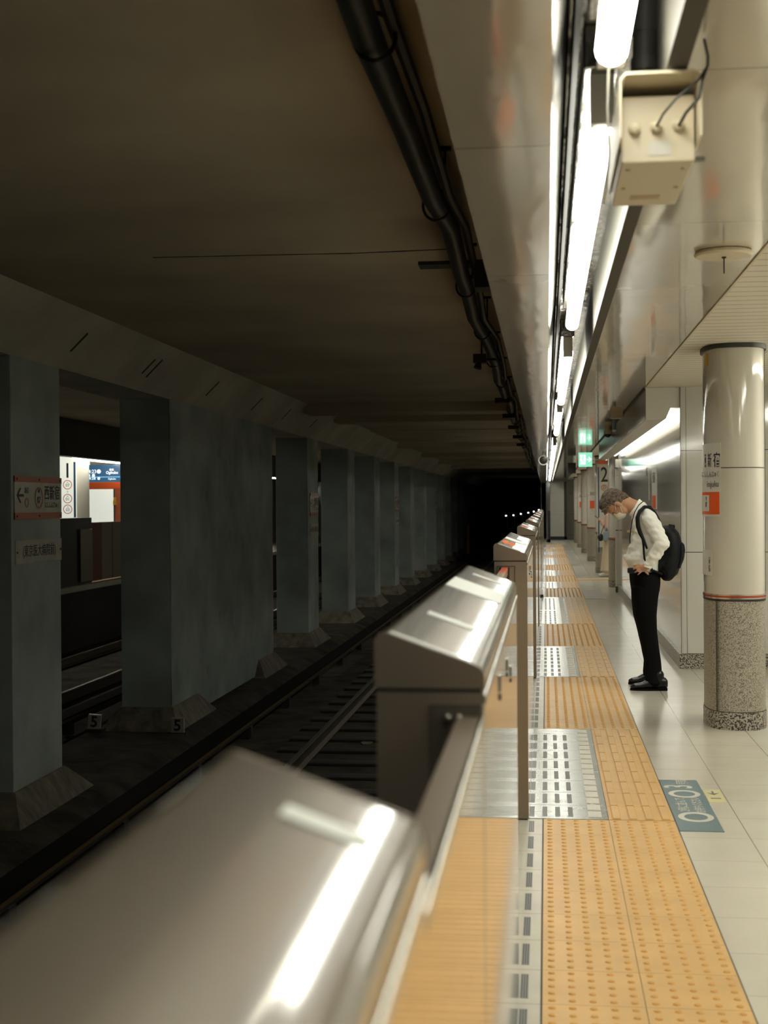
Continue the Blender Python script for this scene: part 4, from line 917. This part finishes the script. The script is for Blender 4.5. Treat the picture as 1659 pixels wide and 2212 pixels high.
# ------------------------------------------------------------ the man
YM = 11.2
def mp(x, y, d=0): return at(x, y, Y=YM+d)       # a point of the figure, d behind (+) or before (-) its middle
def sec(l, r, ry, d=0, k=1.0):                    # one cross section: front and back outline points, half depth
    a, b = mp(*l, d), mp(*r, d); return ((a+b)/2, (b-a)/2*k, Vector((0, ry, 0)))
man = thing('person', 'man in white shirt and mask bowing his head, hand on hip', 'person', (mp(1395, 1490).x, YM, 0))
# head frame
HC = mp(1331, 1088, -.01); fd = Vector((-.36, 0, -.93)).normalized(); hu = Vector((-.93, 0, .36)).normalized(); hs = Vector((0, 1, 0))
def hp(f, s, u): return HC+fd*f+hs*s+hu*u
RH = Matrix((fd, hs, hu)).transposed()
HS = 1.0
def hell(bm, f, s, u, rf, rs, ru): ell(bm, hp(f*HS, s*HS, u*HS), (rf*HS, rs*HS, ru*HS), RH)
bm = new()
hell(bm, -.008, 0, .028, .097, .077, .092); hell(bm, .03, 0, -.035, .062, .062, .075); hell(bm, .048, 0, -.078, .034, .036, .030)
hell(bm, .062, 0, .012, .028, .055, .022); hell(bm, .088, 0, -.022, .017, .014, .026); hell(bm, .098, 0, -.036, .013, .013, .012)
for s_ in (-1, 1):
    hell(bm, -.002, s_*.078, -.012, .019, .010, .031); hell(bm, .0, s_*.072, -.035, .010, .010, .012); hell(bm, .06, s_*.038, -.028, .022, .02, .026)
# neck
a = hp(-.03, 0, -.05); b = mp(1374, 1098, 0); c = mp(1388, 1105, 0)
loft(bm, [(a, Vector((.03, 0, .055)), Vector((0, .056, 0))), ((a+b)/2, Vector((.025, 0, .052)), Vector((0, .054, 0))), (b, Vector((.028, 0, .055)), Vector((0, .058, 0))), (c, Vector((.03, 0, .06)), Vector((0, .075, 0)))])
# trunk, arms, legs
loft(bm, [sec((1372, 1110), (1404, 1098), .15, k=.9), sec((1370, 1135), (1418, 1120), .155, k=.85), sec((1364, 1165), (1424, 1150), .135, k=.85), sec((1362, 1195), (1422, 1190), .13, k=.85), sec((1362, 1230), (1424, 1235), .15, k=.88), sec((1364, 1258), (1424, 1262), .16, k=.85)])
def limb(bm, pts, rs):
    P = [Vector(p) for p in pts]
    for (p, q), (r1, r2) in zip(zip(P, P[1:]), zip(rs, rs[1:])): capsule(bm, p, q, r1, r2)
SHn, ELn, WRn = mp(1401, 1115, -.175), mp(1431, 1174, -.235), mp(1399, 1222, -.20)
SHf, ELf, WRf = mp(1399, 1114, .175), mp(1425, 1172, .245), mp(1392, 1222, .20)
for A in ((SHn, ELn, WRn), (SHf, ELf, WRf)): limb(bm, A, (.052, .040, .029))
for sg in (-1, 1):
    hip = mp(1396, 1255, .085*sg); kn = mp(1400 if sg < 0 else 1397, 1365, .092*sg); kn2 = mp(1410 if sg < 0 else 1405, 1425, -.112 if sg < 0 else .13); an = mp(1411 if sg < 0 else 1405, 1474 if sg < 0 else 1460, -.145 if sg < 0 else .20)
    limb(bm, (hip, kn, kn2, an), (.078, .050, .040, .034)); capsule(bm, an, an+Vector((-.03, 0, -.01)), .026, .024)
# near hand: palm, four fingers over the hip, thumb behind
def hand(bm, wr, pal, tips, d, thumb):
    capsule(bm, wr, pal, .027, .024)
    for i, (m_, t_) in enumerate(tips):
        r = (.0088, .0092, .0088, .0076)[i]
        b0 = pal.lerp(mp(*m_, d-.008), .35); k0 = mp(*m_, d-.014); k1 = mp((m_[0]+t_[0])/2, (m_[1]+t_[1])/2, d-.018); k2 = mp(*t_, d-.004)
        capsule(bm, b0, k0, r*1.15, r*1.08); capsule(bm, k0, k1, r*1.05, r); capsule(bm, k1, k2, r*.98, r*.85)
    capsule(bm, pal, thumb[0], .011, .0105); capsule(bm, thumb[0], thumb[1], .010, .0085)
pal = mp(1389, 1226, -.195)
hand(bm, WRn, pal, [((1380, 1219), (1369, 1222)), ((1380, 1224.5), (1369, 1229)), ((1382, 1230), (1372, 1236)), ((1386, 1234), (1378, 1241))], -.185, (mp(1394, 1234, -.19), mp(1400, 1240, -.178)))
palf = mp(1382, 1228, .19)
hand(bm, WRf, palf, [((1374, 1222), (1364, 1226)), ((1374, 1227), (1364, 1232)), ((1376, 1232), (1366, 1238)), ((1379, 1236), (1371, 1242))], .19, (mp(1388, 1236, .185), mp(1395, 1241, .18)))
part('body', blob(bm, .0052, 3), 'skin', man)
# eye, brow
for s_ in (-1, 1):
    bm = new(); hell(bm, .079, s_*.031, .0, .006, .015, .0035); part('closed_eye', bm, 'hairgrey', man)
# hair
bm = new()
hell(bm, -.020, 0, .036, .094, .084, .094); hell(bm, .03, 0, .085, .06, .066, .045); hell(bm, .058, 0, .078, .030, .052, .030); hell(bm, -.07, 0, -.03, .035, .058, .05)
for i in range(60):
    a_ = random.uniform(-1.3, 1.3); f_ = random.uniform(-.03, .085); s0 = math.sin(a_)*.06
    u_ = .115-.35*s0*s0/.06-max(0, f_)*.35; b0 = hp(f_, s0, u_-.02); b1 = hp(f_+random.uniform(.012, .035), s0*1.1, u_+random.uniform(-.012, .014))
    capsule(bm, b0, b1, .0095, .0035, 8)
for i in range(9):
    s0 = -.05+i*.0125; capsule(bm, hp(.075, s0, .07), hp(.098+random.random()*.012, s0, .045+random.random()*.02), .009, .003, 8)
hb = blob(bm, .006, 2, lambda c: .0045*noise.noise(c*70)+.003*noise.noise(c*160))
part('hair', hb, 'hairgrey', man)
# mask with ear loops
bm = new(); hell(bm, .062, 0, -.045, .052, .056, .052); hell(bm, .085, 0, -.032, .026, .030, .034); hell(bm, .055, 0, -.080, .042, .042, .026)
part('face_mask', blob(bm, .006, 5), 'mask', man)
for s_ in (-1, 1):
    for u1, u2 in ((-.012, .012), (-.070, -.03)):
        bm = new(); tube(bm, [hp(.05, s_*.060, u1), hp(.03, s_*.074, (u1+u2)/2), hp(.006, s_*.083, u2)], .0022, 8); part('ear_loop', bm, 'mask', man)
# shirt
bm = new()
loft(bm, [sec((1366, 1110), (1392, 1086), .085), sec((1366, 1119), (1402, 1096), .15), sec((1365, 1130), (1413, 1110), .185), sec((1363, 1148), (1422, 1134), .185), sec((1361, 1168), (1428, 1158), .172), sec((1357, 1187), (1430, 1182), .168), sec((1350, 1203), (1428, 1204), .172), sec((1352, 1216), (1424, 1222), .172), sec((1361, 1228), (1421, 1234), .165)], 32)
for A, dn in (((SHn, ELn, WRn), -1), ((SHf, ELf, WRf), 1)):
    up1 = A[0]+Vector((-.005, -.03*dn*0, .0)); limb(bm, (up1, A[0].lerp(A[1], .5), A[1]), (.062, .064, .060)); limb(bm, (A[1], A[1].lerp(A[2], .5), A[1].lerp(A[2], .90)), (.060, .052, .040))
# far sleeve bulge in front of the belly
limb(bm, (mp(1352, 1203, .06), mp(1360, 1208, .05)), (.022, .04))
def fold(c):
    v = Vector((c.x*9, c.y*9, c.z*20)); return .011*noise.noise(v)+.007*noise.noise(Vector((c.x*26+c.z*16, c.y*12, c.z*30)))
part('shirt', blob(bm, .007, 3, fold), 'shirt', man)
# collar
bm = new()
loft(bm, [sec((1358, 1112), (1381, 1077), .062), sec((1366, 1118), (1394, 1088), .078)], 28, caps=False)
part('collar', blob(bm, .006, 2), 'shirt', man)
bm = new(); tube(bm, [mp(1401, 1222, -.235)+Vector((0, .035, .01)), mp(1398, 1226, -.2)], .034, 16); part('cuff', bm, 'shirt', man)
# trousers
bm = new()
loft(bm, [sec((1360.5, 1227), (1420, 1233), .150), sec((1359, 1240), (1427, 1247), .172), sec((1361, 1258), (1427, 1262), .178), sec((1364, 1275), (1425, 1278), .172)], 28)
for sg in (-1, 1):
    x = 0 if sg < 0 else -3; dd = [.088, .089, .090, .094, .102, .115, .130, .145] if sg < 0 else [.088, .089, .092, .10, .115, .14, .17, .20]
    D_ = [sg*q for q in dd]
    loft(bm, [sec((1363, 1268), (1426, 1270), .088, D_[0]), sec((1367+x, 1300), (1422+x, 1298), .088, D_[1]), sec((1371+x, 1330), (1419+x, 1328), .080, D_[2]), sec((1380+x, 1365), (1420+x, 1365), .072, D_[3]), sec((1387+x, 1395), (1424+x, 1395), .066, D_[4]), sec((1393+x, 1425), (1428+x, 1425), .062, D_[5]), sec((1393+x*1.5, 1450), (1430+x*1.5, 1450), .060, D_[6]), sec((1394+x*1.5, 1473 if sg < 0 else 1458), (1430+x*2, 1478 if sg < 0 else 1463), .060, D_[7])], 24)
part('trousers', blob(bm, .007, 7, lambda c: .004*noise.noise(Vector((c.x*14, c.y*14, c.z*7)))), 'trousers', man)
bm = new(); loft(bm, [sec((1360, 1224), (1421, 1230), .168), sec((1360, 1229), (1422, 1235), .169)], 32, caps=False); part('belt', bm, 'leather', man)
# shoes
def shoe(x0, x1, yc, nm):
    L = x1-x0
    bm = new()
    def s_(t, z0, z1, w): c = Vector((x0+L*t, yc, (z0+z1)/2)); return (c, Vector((0, w, 0)), Vector((0, 0, (z1-z0)/2)))
    loft(bm, [s_(.03, .014, .040, .028), s_(.12, .012, .052, .042), s_(.3, .012, .062, .050), s_(.45, .012, .082, .046), s_(.6, .012, .104, .040), s_(.8, .012, .108, .038), s_(.95, .012, .100, .034)], 20)
    capsule(bm, (x0+L*.72, yc, .07), (x0+L*.76, yc, .12), .040, .044)
    part('shoe', blob(bm, .005, 2), 'leather', man)
    bm = new(); pr = []
    for k in range(24):
        a = 2*math.pi*k/24; pr.append((x0+L/2+L/2*math.copysign(abs(math.cos(a))**.7, math.cos(a)), yc+.048*math.copysign(abs(math.sin(a))**.8, math.sin(a))*(1 if math.cos(a) < .2 else .8)))
    prism(bm, pr, .0, .016, 'Z'); box(bm, x1-.075, x1-.004, yc-.036, yc+.036, 0, .026, .004); part('shoe_sole', bm, 'trousers', man)
shoe(.645, .935, 11.05, 'near'); shoe(.652, .90, 11.42, 'far')
# lanyard and badge, belt pouch
bm = new(); tube(bm, [mp(1388, 1084, -.05), mp(1380, 1091, -.09), mp(1371, 1106, -.125), mp(1366, 1124, -.12), mp(1362.5, 1145, -.09), mp(1360.5, 1163, -.05), mp(1361, 1174, -.03)], .0035, 8); part('lanyard', bm, 'nylon', man)
bm = new(); p = mp(1360, 1148, -.06); box(bm, p.x-.02, p.x+.05, p.y-.02, p.y-.005, p.z-.008, p.z+.010, .002); part('pen_clip', bm, 'creamdark', man)
bm = new(); p = mp(1365, 1232, -.165); box(bm, p.x-.035, p.x+.045, p.y-.025, p.y+.02, p.z-.022, p.z+.02, .008); part('belt_pouch', bm, 'leather', man)

# ------------------------------------------------------------ the backpack on his back
bp_ = thing('backpack', 'black rounded backpack worn on the man\'s back', 'backpack', (mp(1450, 1200).x, YM, mp(1450, 1252).z))
bm = new()
loft(bm, [sec((1430, 1140), (1460, 1143), .115), sec((1428, 1150), (1466, 1151), .140), sec((1428, 1168), (1471, 1166), .155), sec((1425, 1185), (1476, 1184), .160), sec((1419, 1203), (1475, 1203), .160), sec((1416, 1222), (1470, 1222), .155), sec((1419, 1238), (1464, 1239), .140), sec((1428, 1248), (1454, 1249), .11)], 32)
part('main_bag', blob(bm, .008, 4, lambda c: .004*noise.noise(c*14)), 'nylon', bp_)
bm = new(); loft(bm, [sec((1462, 1172), (1478, 1176), .11), sec((1462, 1185), (1480, 1188), .125), sec((1461, 1205), (1477, 1207), .125), sec((1457, 1225), (1469, 1227), .11)], 28)
part('front_pocket', blob(bm, .008, 3), 'nylon', bp_)
bm = new(); tube(bm, [mp(1445, 1143, -.03), mp(1446, 1134, -.03), mp(1456, 1135, .0), mp(1456, 1145, .0)], .008, 10); part('top_handle', bm, 'nylon', bp_)
def ribbon(bm, pts, w, th=.010):
    pts = [Vector(p) for p in pts]; n = len(pts); R_ = []
    for i, p in enumerate(pts):
        d = (pts[min(i+1, n-1)]-pts[max(i-1, 0)]).normalized(); v = (w[i] if isinstance(w, list) else w); nn = d.cross(Vector((0, 1, 0))).normalized(); side = nn.cross(d).normalized()
        R_.append((p, nn*v/2, side*th))
    return R_
for sd in (-1, 1):
    o_ = .005
    pts = [mp(1430, 1144, .12*sd), mp(1423, 1126, .15*sd), mp(1414, 1109, .17*sd), mp(1403, 1096, .18*sd), mp(1392, 1095, .19*sd), mp(1382, 1104, .205*sd), mp(1377, 1118, .215*sd), mp(1378, 1136, .215*sd), mp(1383, 1152, .21*sd), mp(1391, 1168, .215*sd), mp(1398, 1186, .215*sd)]
    bm = new(); r_ = ribbon(bm, pts, [.03, .034, .034, .032, .03, .03, .034, .036, .034, .022, .016], .022)
    loft(bm, r_, 14, caps=False); part('shoulder_strap', blob(bm, .006, 3), 'nylon', bp_)
    bm = new(); tube(bm, [mp(1386, 1154, .205*sd), mp(1389.5, 1175, .195*sd), mp(1391, 1196, .19*sd), mp(1392, 1207, .185*sd), mp(1410, 1232, .17*sd), mp(1430, 1240, .12*sd)], .008, 10); part('webbing', bm, 'nylon', bp_)

# ------------------------------------------------------------ the woman farther on
YW = 28.3
def wp(x, y, d=0): return at(x, y, Y=YW+d)
def wsec(l, r, ry, d=0): a, b = wp(*l, d), wp(*r, d); return ((a+b)/2, (b-a)/2, Vector((0, ry, 0)))
wom = thing('person', 'woman in pink top and cream skirt looking at a phone behind the man', 'person', (wp(1308, 1240).x, YW, 0))
bm = new(); c = wp(1312, 1092)
ell(bm, c, (.085, .07, .105)); ell(bm, c+Vector((-.035, 0, -.05)), (.055, .055, .07)); ell(bm, c+Vector((-.09, 0, -.02)), (.014, .012, .02))
capsule(bm, c+Vector((.02, 0, -.08)), wp(1315, 1111), .05, .055)
loft(bm, [wsec((1308, 1112), (1322, 1112), .14), wsec((1306, 1128), (1324, 1126), .15), wsec((1307, 1148), (1322, 1148), .12), wsec((1305, 1165), (1325, 1165), .15)])
for sd in (-1, 1):
    sh, el, wr = wp(1313, 1116, .15*sd), wp(1312, 1140, .18*sd), wp(1299, 1127, .07*sd)
    limb(bm, (sh, el, wr), (.042, .034, .024)); capsule(bm, wr, wp(1295, 1123, .05*sd), .024, .02)
    for k in range(4): capsule(bm, wp(1295, 1121.5+k*1.2, .05*sd), wp(1292, 1119.5+k*1.3, .03*sd), .008, .007, 8)
    capsule(bm, wp(1297, 1122, .05*sd), wp(1294, 1117.5, .03*sd), .009, .007, 8)
    limb(bm, (wp(1314, 1165, .08*sd), wp(1313, 1200, .08*sd), wp(1311, 1236, .08*sd)), (.08, .055, .035))
part('body', blob(bm, .0075, 3), 'skin', wom)
bm = new(); ell(bm, c+Vector((.02, 0, .02)), (.095, .085, .11)); capsule(bm, c+Vector((.03, 0, -.03)), wp(1311, 1112, -.06), .07, .045); capsule(bm, c+Vector((-.05, -.04, .02)), wp(1307, 1111, -.08), .03, .018)
part('hair', blob(bm, .009, 3, lambda q: .005*noise.noise(q*30)), 'hairbrown', wom)
bm = new(); loft(bm, [wsec((1307, 1111), (1323, 1111), .15), wsec((1304, 1128), (1326, 1126), .17), wsec((1305, 1148), (1324, 1148), .15), wsec((1303, 1164), (1326, 1164), .165)])
for sd in (-1, 1):
    limb(bm, (wp(1313, 1116, .16*sd), wp(1312, 1140, .19*sd), wp(1302, 1130, .1*sd)), (.06, .055, .05))
part('knit_top', blob(bm, .01, 3, lambda q: .006*noise.noise(q*18)), 'pink', wom)
bm = new(); loft(bm, [wsec((1304, 1160), (1325, 1160), .16), wsec((1302, 1180), (1328, 1180), .19), wsec((1299.5, 1205), (1330, 1205), .21), wsec((1297, 1232), (1332, 1232), .23)], 28)
part('skirt', blob(bm, .01, 2, lambda q: .014*noise.noise(Vector((q.x*14, q.y*14, q.z*1.5)))), 'skirt', wom)
for sd in (-1, 1):
    x0 = wp(1291.5, 1240).x+.03*(sd > 0); bm = new(); yy_ = YW-.0+.09*sd
    loft(bm, [(Vector((x0+.02, yy_, .035)), Vector((0, .035, 0)), Vector((0, 0, .028))), (Vector((x0+.09, yy_, .042)), Vector((0, .045, 0)), Vector((0, 0, .04))), (Vector((x0+.17, yy_, .06)), Vector((0, .042, 0)), Vector((0, 0, .056))), (Vector((x0+.23, yy_, .055)), Vector((0, .038, 0)), Vector((0, 0, .052)))], 16)
    part('sneaker', bm, 'sneaker', wom)
bm = new(); p = wp(1291, 1119); flat(bm, p, Vector((.8, -.2, -.55)).normalized(), Vector((0, 1, .1)).normalized(), rect(.15, .075), .009)
solo('phone', bm, 'black', 'phone held up by the woman in the pink top', 'phone')
t = thing('tote_bag', 'grey blue tote bag hanging from the woman\'s arm', 'bag', (wp(1309, 1168).x, YW-.25, wp(1309, 1168).z))
bm = new(); a, b = wp(1302.5, 1148, -.25), wp(1316, 1169, -.25); box(bm, a.x, b.x, YW-.33, YW-.24, b.z, a.z, .02); part('bag', bm, 'tote', t)
bm = new(); tube(bm, [wp(1305, 1149, -.28), wp(1308, 1140, -.24), wp(1312, 1140, -.24), wp(1314, 1149, -.28)], .008, 8); part('handle', bm, 'tote', t)
bm = new(); p = wp(1297.5, 1161, -.2); ell(bm, p, (.06, .05, .075)); tube(bm, [p+Vector((0, 0, .06)), wp(1303, 1140, -.2), wp(1312, 1122, -.18)], .007, 8)
solo('shoulder_bag', bm, 'black', 'small black shoulder bag in front of the woman\'s skirt', 'bag')
